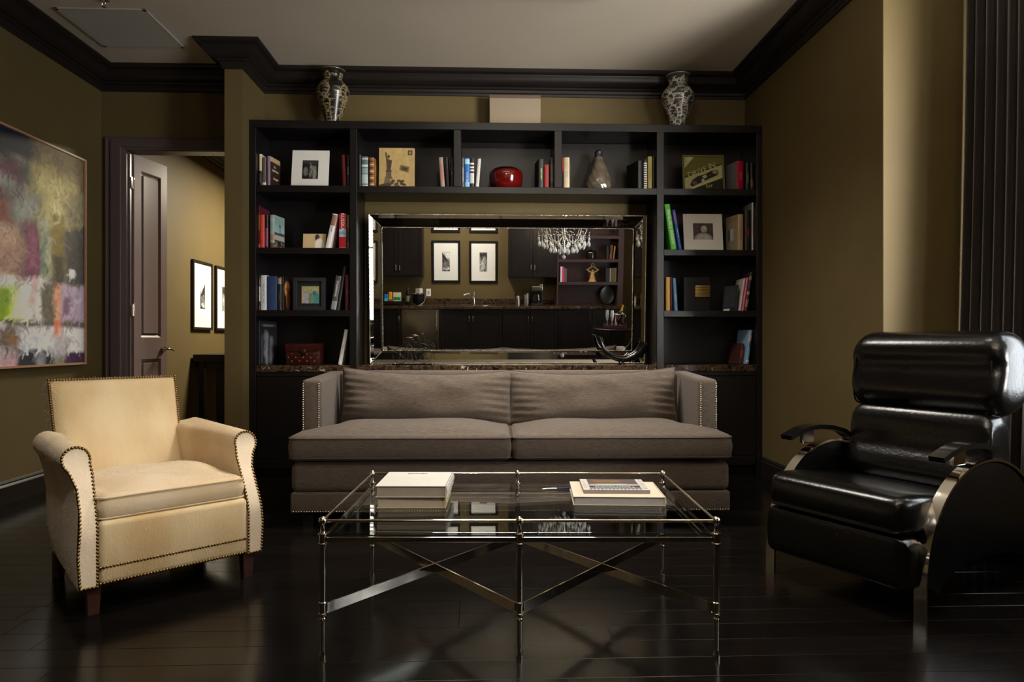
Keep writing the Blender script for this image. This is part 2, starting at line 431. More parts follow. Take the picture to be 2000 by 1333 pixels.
M_HAIR = mat('cowhide_hair', (216, 192, 154), 0.7, spec=0.25)
M_MAHOG = mat('mahogany_leg', (62, 36, 30), 0.3, vary=0.2, vscale=10, stretch=(1, 1, 8))
M_LEATH = mat('black_leather', (9, 8, 8), 0.24, spec=0.55, vary=0.2, vscale=9, bump=0.25, bscale=60, rvary=0.06)
M_STITCH = mat('leather_stitch', (70, 68, 66), 0.6)
M_CHROME = mat('polished_chrome', (220, 214, 204), 0.07, metal=1.0)
M_NICKEL = mat('polished_nickel', (206, 197, 182), 0.08, metal=1.0)
M_BLKWOOD = mat('black_lacquer_wood', (12, 11, 11), 0.2, spec=0.5, coat=0.4)
M_GLASS = clear_glass('clear_glass')
M_MIRROR = mat('mirror_silver', (236, 236, 232), 0.0, metal=1.0)
M_ANTMIR = mat('bevelled_mirror', (184, 181, 170), 0.02, metal=1.0)
M_BEAD = mat('silver_bead', (200, 192, 172), 0.18, metal=1.0)
M_PRINT = attr_mat('printed_surface', 0.5)
M_PAINTING = attr_mat('oil_paint', 0.62, spec=.25, bump=0.3, bscale=30)
M_WHITE = mat('white_card', (225, 222, 215), 0.6)
M_PAGE = mat('book_pages', (205, 192, 168), 0.8, vary=0.08, vscale=120, stretch=(30, 0.2, 0.2))
M_BLACK = mat('black_frame', (14, 13, 13), 0.35)
M_STEEL = mat('brushed_steel', (150, 142, 130), 0.28, metal=1.0, vary=0.06, vscale=40, stretch=(0.4, 1, 20))
M_PLATE = mat('white_plastic', (232, 228, 218), 0.4)
def flat(col, rough=0.5, **k): return mat('cover_%02x%02x%02x' % tuple(int(v) for v in col), col, rough, vary=0.05, vscale=30, **k)
TXT_W = mat('white_ink', (228, 224, 214), 0.6); TXT_K = mat('black_ink', (18, 17, 17), 0.6); TXT_R = mat('red_ink', (176, 40, 34), 0.6)
TXT_Y = mat('yellow_ink', (200, 190, 84), 0.6); TXT_G = mat('grey_ink', (140, 136, 130), 0.6)

# ================================================================== THE SETTING
XL, XR, YB, CEIL = -3.25, 2.25, 5.88, 3.385
def rayx(u, y):
    """x at depth y of the sight line through photo column u (calibration helper)."""
    dx = (u - 1000.0) / 1333.0; c, s = math.cos(R(2.1)), math.sin(R(2.1))
    return y * (dx * c + s) / (-dx * s + c)
def rayz(u, v, y):
    dx = (u - 1000.0) / 1333.0; c, s = math.cos(R(2.1)), math.sin(R(2.1))
    return 1.1 + (666.5 - v) / 1333.0 * y / (-dx * s + c)

fl = struct(MB().box(-3.35, 3.2, -0.97, 10.1, -0.12, -0.018).build('floor', M_GAP), 'black hardwood floor')
# planks: rows run across the room
PLANK = 0.1355; nplank = 0
def plank(x0, x1, y0, y1, parent):
    g = 0.0004; c = 0.0010; t = -0.0009
    x0 += g; x1 -= g; y0 += g; y1 -= g
    vs = [(x0, y0, -.018), (x1, y0, -.018), (x1, y1, -.018), (x0, y1, -.018), (x0, y0, t), (x1, y0, t), (x1, y1, t), (x0, y1, t),
          (x0 + c, y0 + c, 0), (x1 - c, y0 + c, 0), (x1 - c, y1 - c, 0), (x0 + c, y1 - c, 0)]
    fs = [(0, 1, 5, 4), (1, 2, 6, 5), (2, 3, 7, 6), (3, 0, 4, 7), (4, 5, 9, 8), (5, 6, 10, 9), (6, 7, 11, 10), (7, 4, 8, 11), (8, 9, 10, 11)]
    me = bpy.data.meshes.new('plank'); me.from_pydata(vs, [], fs); me.materials.append(M_FLOOR); return link('plank', me, parent)
rowy = -0.90; rg = random.Random(3)
while rowy < YB + 0.1:
    xe = 2.98 if rowy < 3.85 else 2.30
    x = XL - 0.02 - rg.uniform(0, 1.2)
    while x < xe:
        L_ = rg.uniform(1.5, 2.3); a, b = max(x, XL - 0.02), min(x + L_, xe)
        if xe - b < 0.4: b = xe
        if b - a > 0.05: plank(a, b, rowy, rowy + PLANK, fl)
        x = b if b == xe else x + L_
    rowy += PLANK
nf = struct(MB().box(XL, 0.6, YB + 0.115, 10.0, -0.018, 0.0).build('floor_next_room', M_FLOOR), 'dark floor of the next room')
struct(MB().box(-3.35, 3.2, -0.97, 10.1, CEIL, CEIL + 0.1).build('ceiling', M_CEIL), 'plain warm grey ceiling')
struct(MB().box(XL - 0.1, XL, -0.97, 10.1, -0.02, CEIL).build('wall_left', M_WALL), 'olive wall behind the abstract painting')
DX0, DX1, DZ = -3.045, -2.12, 2.71
wb = MB().box(XL, DX0 - 0.02, YB, YB + 0.12, 0, CEIL).box(DX0 - 0.02, DX1 + 0.02, YB, YB + 0.12, DZ + 0.02, CEIL).box(DX1 + 0.02, XR + 0.1, YB, YB + 0.12, 0, CEIL)
struct(wb.build('wall_back', M_WALL), 'olive back wall with the door opening')
struct(MB().box(-2.03, -1.892, 5.36, YB, 0, CEIL).build('wall_partition', M_WALL), 'narrow olive wall end beside the bookcase')
struct(MB().rbox(XR, 3.1, 3.80, YB + 0.1, 0, CEIL, 0.004).build('wall_right', M_WALL), 'olive wall between bookcase and window recess')
WX = 2.97; WY0, WY1, WZ0, WZ1 = 0.62, 3.10, 0.75, 3.10
ww = MB().box(WX, WX + 0.14, -0.97, WY0, 0, CEIL).box(WX, WX + 0.14, WY1, 3.80, 0, CEIL).box(WX, WX + 0.14, WY0, WY1, 0, WZ0).box(WX, WX + 0.14, WY0, WY1, WZ1, CEIL)
struct(ww.build('wall_window', M_WALL), 'olive wall around the window')
struct(MB().box(XL, 3.1, -0.97, -0.87, 0, CEIL).build('wall_kitchen', M_WALL), 'olive kitchen wall seen in the mirror')
struct(MB().box(XL, 0.7, 10.0, 10.1, 0, CEIL).build('wall_next_room', M_WALL), 'far wall of the next room')
struct(MB().box(0.6, 0.7, YB + 0.12, 10.0, 0, CEIL).build('wall_next_room_side', M_WALL), 'side wall of the next room')

def sweep(path, prof, i):
    """piece of moulding along segment i of a 2D path (interior on its right), mitred to its neighbours."""
    def nrm(a, b):
        d = Vector((b[0] - a[0], b[1] - a[1])).normalized(); return Vector((d.y, -d.x))
    n = nrm(path[i], path[i + 1])
    def mitre(k, other):
        if other is None: return n
        return (n + other) / (1 + n.dot(other))
    m0 = mitre(i, nrm(path[i - 1], path[i]) if i > 0 else None)
    m1 = mitre(i + 1, nrm(path[i + 1], path[i + 2]) if i + 2 < len(path) else None)
    A, B = Vector(path[i]), Vector(path[i + 1]); k = len(prof)
    vs = [(*(A + m0 * p), z) for p, z in prof] + [(*(B + m1 * p), z) for p, z in prof]
    fs = [(j, (j + 1) % k, (j + 1) % k + k, j + k) for j in range(k)] + [tuple(range(k)), tuple(range(2 * k - 1, k - 1, -1))]
    return MB().add(vs, fs)
cp = [(0, 3.205), (.016, 3.205), (.018, 3.222), (.026, 3.230), (.028, 3.252), (.044, 3.258), (.052, 3.270)]
cp += [(.052 + .07 * math.sin(a * PI / 16), 3.270 + .065 * (1 - math.cos(a * PI / 16))) for a in range(1, 8)]
cp += [(.130, 3.335), (.134, 3.346), (.150, 3.350), (.165, 3.358), (.175, 3.372), (.175, CEIL), (0, CEIL)]
rpath = [(XL, -0.87), (XL, YB), (-2.03, YB), (-2.03, 5.36), (-1.892, 5.36), (-1.892, YB), (XR, YB), (XR, 3.80), (WX, 3.80), (WX, -0.87)]
for i in range(len(rpath) - 1):
    struct(sweep(rpath, cp, i).build('trim_%d' % (i + 1), M_TRIM, smooth=25), 'dark crown moulding')
np_path = [(XL, YB + 0.12), (XL, 10.0), (0.6, 10.0)]
for i in range(2): struct(sweep(np_path, cp, i).build('trim_%d' % (i + 10), M_TRIM, smooth=25), 'dark crown moulding of the next room')
bp = [(0, 0), (.018, 0), (.018, .112), (.022, .118), (.018, .124), (.012, .132), (.014, .142), (.008, .152), (0, .157)]
for nm, pth in (('left', [(XL, -0.87), (XL, 5.84)]), ('partition', [(-2.03, YB), (-2.03, 5.36), (-1.892, 5.36), (-1.892, 5.50)]), ('right', [(XR, 5.49), (XR, 3.80), (WX, 3.80), (WX, -0.2)]), ('next_room', [(XL, YB + .13), (XL, 10.0), (0.6, 10.0)])):
    root = None
    for i in range(len(pth) - 1):
        o = struct(sweep(pth, bp, i).build('baseboard_' + nm, M_TRIM, root, smooth=25), 'dark moulded baseboard' if root is None else None)
        root = root or o
# door casing
def casing_prof(w): return [(0, 0), (.004, .016), (.03, .022), (.036, .030), (w - .05, .030), (w - .045, .018), (w - .018, .018), (w - .014, .026), (w - .004, .026), (w, .010), (w, 0)]
CW = 0.165
pl = casing_prof(CW); k = len(pl); mb = MB()
vs = [(DX0 - p, YB - t, 0) for p, t in pl] + [(DX0 - p, YB - t, DZ + p * .68) for p, t in pl] 
fs = [(j, (j + 1) % k, (j + 1) % k + k, j + k) for j in range(k)]
mb.add(vs, fs)
vs = [(DX0 - p, YB - t, DZ + p * .68) for p, t in pl] + [(DX1 + p, YB - t, DZ + p * .68) for p, t in pl]
mb.add(vs, fs)
vs = [(DX1 + min(p, .085), YB - t, DZ + p * .68) for p, t in pl] + [(DX1 + min(p, .085), YB - t, 0) for p, t in pl]
mb.add(vs, fs)
M_CASING = mat('casing_paint', (84, 71, 69), 0.36, spec=0.42, vary=0.05, vscale=4)
cas = struct(mb.build('door_1', M_CASING, smooth=30), 'dark moulded door casing')
jb = MB().box(DX0 - .02, DX0 + .004, YB - .002, YB + .13, 0, DZ).box(DX1 - .004, DX1 + .02, YB - .002, YB + .13, 0, DZ).box(DX0 - .02, DX1 + .02, YB - .002, YB + .13, DZ - .004, DZ + .02)
jb.box(DX0 + .004, DX0 + .016, YB + .03, YB + .075, 0, DZ - .004)
jb.build('jamb', M_CASING, cas)
# narrow panelled leaf, swung into the next room
LW, LT = 0.43, 0.045
leaf = bpy.data.objects.new('door_leaf', None); COL.objects.link(leaf); leaf.parent = cas
leaf.location = (-3.062, 5.965, 0.012); leaf.rotation_euler = (0, 0, R(79))
lm = MB(); ST = 0.085
for a in ((0, ST, 0, DZ - .02), (LW - ST, LW, 0, DZ - .02), (ST, LW - ST, 0, .20), (ST, LW - ST, .93, 1.12), (ST, LW - ST, 2.565, DZ - .02)):
    lm.box(a[0], a[1], -LT, 0, a[2], a[3])
lm.build('leaf_frame', M_DOOR, leaf)
for z0, z1 in ((.20, .93), (1.12, 2.565)):
    pm = MB().box(ST, LW - ST, -LT + .012, -.012, z0, z1)
    ring = [(ST, z0), (LW - ST, z0), (LW - ST, z1), (ST, z1)]
    for yy, sg in ((-LT, 1), (0, -1)):
        prof = [(0, 0), (.010, .006 * sg), (.022, .012 * sg), (.034, .012 * sg), (.036, .002 * sg), (.046, -.000 * sg + .003 * sg)]
        w = LW - 2 * ST; vs = []
        for p, t in prof:
            vs += [(ST + p, yy + t, z0 + p), (LW - ST - p, yy + t, z0 + p), (LW - ST - p, yy + t, z1 - p), (ST + p, yy + t, z1 - p)]
        n = len(prof); fs = [(a * 4 + b, a * 4 + (b + 1) % 4, a * 4 + 4 + (b + 1) % 4, a * 4 + 4 + b) for a in range(n - 1) for b in range(4)]
        fs.append(tuple((n - 1) * 4 + b for b in range(4))); pm.add(vs, fs)
    pm.build('leaf_panel', M_DOOR, leaf, smooth=20)
hd = MB()
hd.lathe([(.001, -.016), (.027, -.014), (.027, 0), (.001, .001)], 20).xf(Matrix.Translation((LW - .055, -LT, 1.015)) @ Matrix.Rotation(R(90), 4, 'X') @ Matrix.Translation((0, 0, .014)))
hd.tube([(LW - .055, -LT - .012, 1.015), (LW - .055, -LT - .045, 1.015)], .009, 10)
hd.tube([(LW - .055, -LT - .045, 1.015), (LW - .035, -LT - .052, 1.017), (LW - .005, -LT - .05, 1.012), (LW + .03, -LT - .048, .998)], [.010, .0095, .008, .006], 10)
hd.build('lever_handle', M_CHROME, leaf, smooth=40)
for z in (2.45, 1.365, .24):
    hm = MB().tube([(0, 0, -.05), (0, 0, .05)], .009, 10).box(-.001, .001, -.035, .0, -.048, .048).box(-.036, 0, -.001, .001, -.048, .048)
    for zz in (-.03, 0, .03): hm.tube([(0, 0, zz - .002), (0, 0, zz + .002)], .011, 10)
    hm.sphere((0, 0, .054), .007, 8, 5)
    hm.build('hinge', M_CHROME, cas, smooth=40, loc=(DX0 + .022, YB + .078, z))
# window with glass, and its horizontal blind
wn = MB()
for a in ((WY0, WY1, WZ0, WZ0 + .06), (WY0, WY1, WZ1 - .06, WZ1), (WY0, WY0 + .06, WZ0, WZ1), (WY1 - .06, WY1, WZ0, WZ1), (1.83, 1.89, WZ0, WZ1), (WY0, WY1, 1.98, 2.02)):
    wn.box(WX + .06, WX + .11, a[0], a[1], a[2], a[3])
win = struct(wn.build('window_1', M_TRIM), 'tall window with dark frame')
MB().box(WX + .080, WX + .085, WY0 + .05, WY1 - .05, WZ0 + .05, WZ1 - .05).build('pane', clear_glass('window_glass', (.97, .98, .98)), win)
MB().rbox(WX - .10, WX + .06, WY0 - .05, WY1 + .05, WZ0 - .04, WZ0, .008).build('sill', M_TRIM, win)
bl = thing('window_blind', 'taupe horizontal slat blind in the recess window', 'blind', (WX + 0.02, 1.53, WZ0))
MB().rbox(-.03, .025, -.88, .88, WZ1 - WZ0 - .07, WZ1 - WZ0 - .01, .005).build('head_rail', M_PLATE, bl)
sm = MB().prism([(-.026, -.002), (0, .002), (.026, .002), (.026, .0035), (0, .0035), (-.026, -.0005)], 'y', -.87, .87).mesh('slat')
sm.materials.append(mat('taupe_slat', (92, 84, 76), .5))
zz = 0.03
while zz < WZ1 - WZ0 - .08:
    link('slat', sm, bl, loc=(0, 0, zz), rot=(0, R(28), 0)); zz += 0.062
for yy in (-.6, .6): MB().tube([(0, yy, 0.0), (0, yy, WZ1 - WZ0 - .04)], .0012, 5).build('ladder_cord', M_PLATE, bl)

# ceiling return vent, sprinkler, added downlights
vt = thing('ceiling_vent', 'square off-white slatted return vent set in the ceiling', 'vent', (-2.653, 5.085, CEIL))
M_VENT = mat('vent_enamel', (178, 172, 162), 0.5)
h = .31; mb = MB()
for a in ((-h, h, -h, -h + .028), (-h, h, h - .028, h), (-h, -h + .028, -h, h), (h - .028, h, -h, h)): mb.rbox(*a, -.010, .0, .003)
mb.build('vent_frame', M_VENT, vt)
MB().box(-h + .02, h - .02, -h + .02, h - .02, -.003, -.001).build('backing', mat('vent_dark', (70, 64, 56), .7), vt)
sm = MB().prism([(-.0045, -.010), (.0, -.010), (.0045, -.003), (.0, -.003)], 'y', -h + .026, h - .026).mesh('louver'); sm.materials.append(M_VENT)
x = -h + .036
while x < h - .03: link('louver', sm, vt, loc=(x, 0, 0)); x += .0135
sp = thing('sprinkler_head', 'small chrome fire sprinkler hanging from the ceiling', 'sprinkler', (-2.56, 4.66, CEIL))
MB().lathe([(.001, 0), (.034, 0), (.034, -.004), (.016, -.010), (.010, -.012), (.010, -.026), (.001, -.026)], 18, cap=False).build('escutcheon', M_CHROME, sp, smooth=40)
dm = MB().tube([(-.009, 0, -.024), (-.013, 0, -.036), (-.004, 0, -.048)], .002, 6).tube([(.009, 0, -.024), (.013, 0, -.036), (.004, 0, -.048)], .002, 6)
dm.lathe([(.001, -.050), (.014, -.051), (.014, -.049), (.001, -.047)], 14); dm.build('deflector', M_CHROME, sp, smooth=40)
for i, (x, y, e, t, cone, bl_) in enumerate(ADDED_SPOTS):  # fittings for the added downlights, out of view
    d = thing('recessed_downlight', ['white recessed ceiling downlight above the near side of the coffee table', 'white recessed ceiling downlight above the black recliner', 'white recessed ceiling downlight above the middle of the room'][i], 'downlight', (x, y, CEIL), 0, 'recessed ceiling downlights')
    MB().lathe([(.062, 0), (.095, 0), (.095, -.006), (.070, -.009), (.062, -.004)], 28, cap=False).build('trim_ring', M_PLATE, d, smooth=40)
    MB().lathe([(.001, -.001), (.062, -.001), (.062, -.003), (.001, -.003)], 24).build('lens', mat('lamp_lens', (255, 240, 215), .4, emit=(255, 236, 205), estr=3.0), d)

cl_ = thing('ceiling_light_panel', 'long white ceiling light panel above the coffee table', 'lamp', (.15, 4.16, CEIL))  # unseen ceiling panel, added in place of a softbox
fm_ = MB()
for a in ((-.68, .68, -.24, -.215), (-.68, .68, .215, .24), (-.68, -.655, -.215, .215), (.655, .68, -.215, .215)): fm_.rbox(*a, -.05, -.0005, .003)
fm_.build('housing', M_PLATE, cl_)
MB().box(-.655, .655, -.215, .215, -.050, -.045).build('diffuser', mat('lamp_lens', (255, 240, 215), .4, emit=(255, 236, 205), estr=3.0), cl_)

# ================================================================== BOOKCASE
BY0, BY1 = 5.50, 5.86
bc = thing('bookcase', 'wide built-in espresso bookcase framing the mirror', 'bookcase', (0, 0, 0))
def board(nm, x0, x1, z0, z1, y0=BY0, y1=BY1, par=None, m=None): return MB().rbox(x0, x1, y0, y1, z0, z1, .003, 2).build(nm, m or M_ESP, par or bc)
board('side_panel', -1.89, -1.836, 0, 2.80); board('side_panel', 2.203, 2.249, 0, 2.80)
board('divider', -1.097, -1.04, 0, 2.80); board('divider', 1.38, 1.439, 0, 2.80)
board('divider', -.268, -.21, 2.343, 2.80); board('divider', .545, .604, 2.343, 2.80)
board('top_board', -1.89, 2.249, 2.80, 2.862)
board('shelf', -1.836, 2.203, 2.289, 2.343, BY0 + .003)
for x0, x1 in ((-1.836, -1.097), (1.439, 2.203)):
    board('shelf', x0, x1, 1.796, 1.845, BY0 + .004); board('shelf', x0, x1, 1.296, 1.347, BY0 + .004)
    board('back_panel', x0, x1, .906, 2.289, BY1 - .012, BY1)
board('back_panel', -1.836, 2.203, 2.343, 2.80, BY1 - .012, BY1)
# base cabinets and marble tops between the uprights
def base_cabinet(x0, x1, nd, label):
    t = thing('base_cabinet', label, 'cabinet', ((x0 + x1) / 2, BY0, 0), 0, 'espresso base cabinets under the bookcase')
    w = x1 - x0 - .002; MB().box(-w / 2, w / 2, .022, .34, .075, .85).build('carcass', M_ESP, t)
    MB().box(-w / 2, w / 2, .05, .32, 0.0, .075).build('toe_kick', M_ESP, t)
    for k in range(nd):
        a = -w / 2 + w * k / nd + .003; b = -w / 2 + w * (k + 1) / nd - .003
        d = MB().rbox(a, b, .002, .022, .165, .812, .002)
        d.build('door', M_ESP, t)
        MB().rbox(a, b, .002, .022, .085, .160, .002).build('bottom_rail', M_ESP, t)
        MB().rbox(a, b, .002, .022, .817, .848, .002).build('top_rail', M_ESP, t)
for x0, x1, nd, lb in ((-1.836, -1.097, 1, 'espresso base cabinet left of the sofa under the marble top'), (-1.04, .17, 2, 'espresso base cabinet hidden behind the left half of the sofa'), (.17, 1.38, 2, 'espresso base cabinet hidden behind the right half of the sofa'), (1.439, 2.203, 1, 'espresso base cabinet right of the sofa under the marble top')):
    base_cabinet(x0, x1, nd, lb)
for x0, x1, lb in ((-1.836, -1.097, 'brown marble top under the leather box in the bookcase'), (-1.04, 1.38, 'long brown marble top in front of the mirror'), (1.439, 2.203, 'brown marble top at the right end of the bookcase')):
    tag(MB().rbox(x0 + .001, x1 - .001, BY0 + .002, BY1 + .018, .8515, .906, .004).build('marble_top', M_GRAN), lb, 'worktop', 'brown marble tops of the bookcase')

# ================================================================== MIRROR
mx0, mx1 = -.985, 1.345; mcx = (mx0 + mx1) / 2; mw = (mx1 - mx0) / 2; mh = 1.25
mr = thing('wall_mirror', 'large wall mirror framed in slanted mirror strips with beaded edges', 'mirror', (mcx, 5.80, .910), (0.0651, 0, 0))
FW, FD = .112, .0237
MB().box(-mw + FW, mw - FW, 0, .006, FW, mh - FW).build('mirror_glass', M_MIRROR, mr)
MB().box(-mw + .004, mw - .004, .007, .03, .004, mh - .004).build('backing', M_BLACK, mr)
O = [(-mw, 0), (mw, 0), (mw, mh), (-mw, mh)]; I = [(-mw + FW, FW), (mw - FW, FW), (mw - FW, mh - FW), (-mw + FW, mh - FW)]
def lerp(a, b, t): return (a[0] + (b[0] - a[0]) * t, a[1] + (b[1] - a[1]) * t)
# slanted outer facet, broad nearly flat facet, raised inner lip
FPROF = [(0, .02), (0, -FD), (.06, -FD), (.30, -.0105), (.82, -.0010), (.955, -.0088), (1.0, -.0088), (1.0, 0)]
def yout(t):
    for (a, ya), (b, yb) in zip(FPROF[1:-1], FPROF[2:]):
        if a <= t <= b and b > a: return ya + (yb - ya) * (t - a) / (b - a)
    return -.0088
for k in range(4):
    k2 = (k + 1) % 4; mb = MB(); vs = []
    for t, y in FPROF:
        a, b = lerp(O[k], I[k], t), lerp(O[k2], I[k2], t); vs += [(a[0], y, a[1]), (b[0], y, b[1])]
    mb.add(vs, [(2 * j, 2 * j + 1, 2 * j + 3, 2 * j + 2) for j in range(len(FPROF) - 1)])
    fo = mb.build('frame_strip', M_ANTMIR, mr)
    bd = MB()
    for t, y, r in ((.03, -FD, .0056), (.978, -.0088, .0050)):
        a, b = Vector(lerp(O[k], I[k], t)), Vector(lerp(O[k2], I[k2], t)); n = int((b - a).length / .0128)
        for q in range(n): p = a + (b - a) * (q + .5) / n; bd.dome((p.x, y, p.y), (0, -1, 0), r, 6)
    a, b = O[k], I[k]
    n = 13
    for q in range(n): p = lerp(a, b, .06 + .88 * q / n); bd.dome((p[0], yout(.06 + .88 * q / n) - .002, p[1]), (0, -1, 0), .004, 6)
    bd.build('bead_edge', M_BEAD, mr, smooth=60, kind='stuff')

# ================================================================== SOFA
so = thing('sofa', 'long taupe linen sofa with nailhead trim below the mirror', 'sofa', (.156, 4.575, 0), R(-0.8))
SW = 1.322
MB().rbox(-SW, SW, -.485, .47, .19, .372, .045, 5).build('base', M_SOFA, so, smooth=40)
MB().rbox(-SW + .002, SW - .002, -.488, .468, .072, .193, .012, 3).build('apron', M_SOFA, so, smooth=40)
for sx in (-1, 1):
    a, b = sorted((sx * 1.196, sx * SW))
    arm = MB().rbox(a, b, -.245, .47, .30, .880, .022, 4)
    arm.v = [(x, y, z - (.026 * (1 - (y + .245) / .715) if z > .6 else 0)) for x, y, z in arm.v]
    arm = arm.build('arm', M_SOFA, so, smooth=40)
    nl = MB()
    for xx in (sx * (SW - .010), sx * 1.214):
        z = .53
        while z < .840: nl.dome((xx, -.2455, z), (0, -1, 0), .0052, 6); z += .0142
    nl.build('nailhead_trim', M_NAIL, arm, smooth=60, kind='stuff')
    pp = [(sx * 1.2, -.243, .45), (sx * 1.2, -.243, .874), (sx * 1.2, .3, .876)]
bkm = MB().rbox(-1.2, 1.2, .255, .47, .30, .886, .035, 5).build('back', M_SOFA, so, smooth=40)
nl = MB(); x = -SW + .02
while x < SW - .015: nl.dome((x, -.4885, .083), (0, -1, 0), .0055, 6); x += .0160
nl.build('nailhead_trim', M_NAIL, so, smooth=60, kind='stuff')
def wob(sd):
    rg = np.random.default_rng(sd); k = rg.uniform(2, 9, (6, 2)); p = rg.uniform(0, 6.28, 6)
    def f(x, y, w): return .0035 * w ** .5 * sum(math.sin(k[i][0] * x + k[i][1] * y + p[i]) for i in range(6))
    return f
for sx in (-1, 1):
    ol = [(.004, -.525), (SW + .006, -.525), (SW + .006, -.252), (1.19, -.250), (1.19, .22), (.004, .22)]
    # round the two front corners
    def rc(p, q, rr, a0):
        return [(q[0] + rr * math.cos(R(a0 + 18 * k)), q[1] + rr * math.sin(R(a0 + 18 * k))) for k in range(6)]
    ol = rc(None, (.004 + .035, -.525 + .035), .035, 180) + rc(None, (SW + .006 - .05, -.525 + .05), .05, 270) + [(SW + .006, -.256), (1.19, -.250), (1.19, .22), (.004, .22)]
    if sx < 0: ol = [(-x, y) for x, y in ol][::-1]
    cm = pillow(MB(), ol, .386, .542, .040, .040, .0, wob(3 + sx))
    cu = cm.build('seat_cushion', M_SOFA, so, smooth=50)
    ring = resample(ol, .05); 
    for z in (.521, .405):
        MB().tube([(x, y, z) for x, y in ring], .0045, 6, closed=True).build('piping', M_PIPE, cu, smooth=60)
for i, (cx, ry, sd, w) in enumerate(((-.566, 1.0, 11, 1.175), (.572, -1.0, 23, 1.165))):
    tm = throw_cushion(MB(), w, .385, .235, .030, sd, tbot=1.25, wr=.0105, nx=64, nz=34)
    mtx = Matrix.Translation((cx, .128, .715)) @ Matrix.Rotation(R(-9), 4, 'X') @ Matrix.Rotation(R(ry), 4, 'Y')
    cu = tm.xf(mtx).build('back_cushion', M_SOFA, so, smooth=60)
    MB().tube([tuple(mtx @ Vector(p)) for p in cushion_edge(w, .385, .030)], .005, 6, closed=True).build('piping', M_PIPE, cu, smooth=60)
for x in (-1.22, -.02, 1.22):
    for y in (-.43, .40): MB().prism([(x - .03, y - .03), (x + .03, y - .03), (x + .03, y + .03), (x - .03, y + .03)], 'z', 0, .075).build('leg', M_BLKWOOD, so)

# ================================================================== ARMCHAIR (local -y is its front)
ac = thing('armchair', 'cream cowhide club armchair with brass nailheads', 'armchair', (-1.584, 3.272, 0), R(42.5))
# front feet lie at local (+-.325, -.335)
def yfront(z): 
    t = min(1, max(0, (z - .30) / .36)); return -.375 + .145 * (t * t * (3 - 2 * t))
def arm_prof(sx):
    """outline of the arm in x,z: scroll top, waist, straight outside."""
    pts = []
    xo, xi = .372, .302            # outside and inside at the bottom
    pts += [(xi, .115), (xo, .115), (xo + .008, .25), (xo - .006, .42), (xo - .006, .50), (xo + .012, .56)]
    c = (.352, .612); r = .056
    for k in range(13): a = R(-40 + 235 * k / 12); pts.append((c[0] + r * math.cos(a), c[1] + r * math.sin(a)))
    pts += [(xi - .008, .55), (xi - .004, .45), (xi, .30)]
    return [(sx * x, z) for x, z in pts]
for sx in (-1, 1):
    pr = arm_prof(sx); n = len(pr); vs = []; fs = []
    ys = [0.0, .006, .018, .05, .2, .45, .7]   # stations behind the front
    for si, s_ in enumerate(ys):
        for x, z in pr:
            yend = .43 if sx > 0 else .31; inner = abs(x) < .325
            sh = .006 if si == 0 else (.002 if si == 1 else 0)
            cx, cz = sx * .34, min(max(z, .14), .6)
            yb = yfront(z); y = yb + s_ * (yend - yb) / .7; x = x - (sx * (.075 if sx > 0 else .02) * max(0, s_ / .7 - .25) / .75 if inner else 0); x = x - sx * .045 * (s_ / .7) * max(0, min(1, (.5 - z) / .38)) * (1 if abs(x) > .33 else 0)
            # scroll tapers and lowers slightly towards the back
            tt = s_ / .7; zz = z + (.012 * tt if z > .5 else 0)
            vs.append((x + (cx - x) * sh * 6, y, zz))
    for j in range(len(ys) - 1):
        for i in range(n):
            i2 = (i + 1) % n; fs.append((j * n + i, j * n + i2, (j + 1) * n + i2, (j + 1) * n + i))
    fs += [tuple(range((len(ys) - 1) * n, len(ys) * n))]
    arm = MB().add(vs, fs).build('arm', M_HIDE, ac, smooth=40)
    # pale facing panel and its nailheads
    ins = []; 
    C = Vector((sum(p[0] for p in pr) / n, 0))
    for i in range(n):
        t = (Vector(pr[(i + 1) % n]) - Vector(pr[i - 1])).normalized(); nn = Vector((-t.y, t.x)) * sx
        ins.append(Vector(pr[i]) + nn * .005)
    fc = MB(); zs = [.1205 + (.6625 - .1205) * k / 48 for k in range(49)]; row = []
    for z in zs:
        xs = []
        for i in range(n):
            p, q_ = ins[i], ins[(i + 1) % n]
            if (p.y - z) * (q_.y - z) < 0: xs.append(p.x + (q_.x - p.x) * (z - p.y) / (q_.y - p.y))
        if len(xs) >= 2: row.append((min(xs), max(xs), z))
    vs = []
    for x0, x1, z in row: vs += [(x0, yfront(z) + .008, z), (x0, yfront(z) - .0035, z), (x1, yfront(z) - .0035, z), (x1, yfront(z) + .008, z)]
    fc.add(vs, [(4 * j + k, 4 * j + k + 1, 4 * j + k + 5, 4 * j + k + 4) for j in range(len(row) - 1) for k in range(3)])
    facing = fc.build('arm_facing', mat('arm_facing_hide', (228, 208, 180), .8, vary=.06, vscale=9, bump=.3, bscale=120), arm, smooth=50)
    nl = MB(); rs = resample([tuple(p) for p in ins], .0035); acc = 0; last = None
    for p in rs:
        if last is not None and (Vector(p) - last).length < .0118: continue
        last = Vector(p); nl.dome((p[0], yfront(p[1]) - .004, p[1]), (0, -1, .2), .0066, 7)
    nl.build('nailhead_trim', M_BRASS, arm, smooth=60, kind='stuff')
    fur(arm, 5000, .010, M_HAIR)
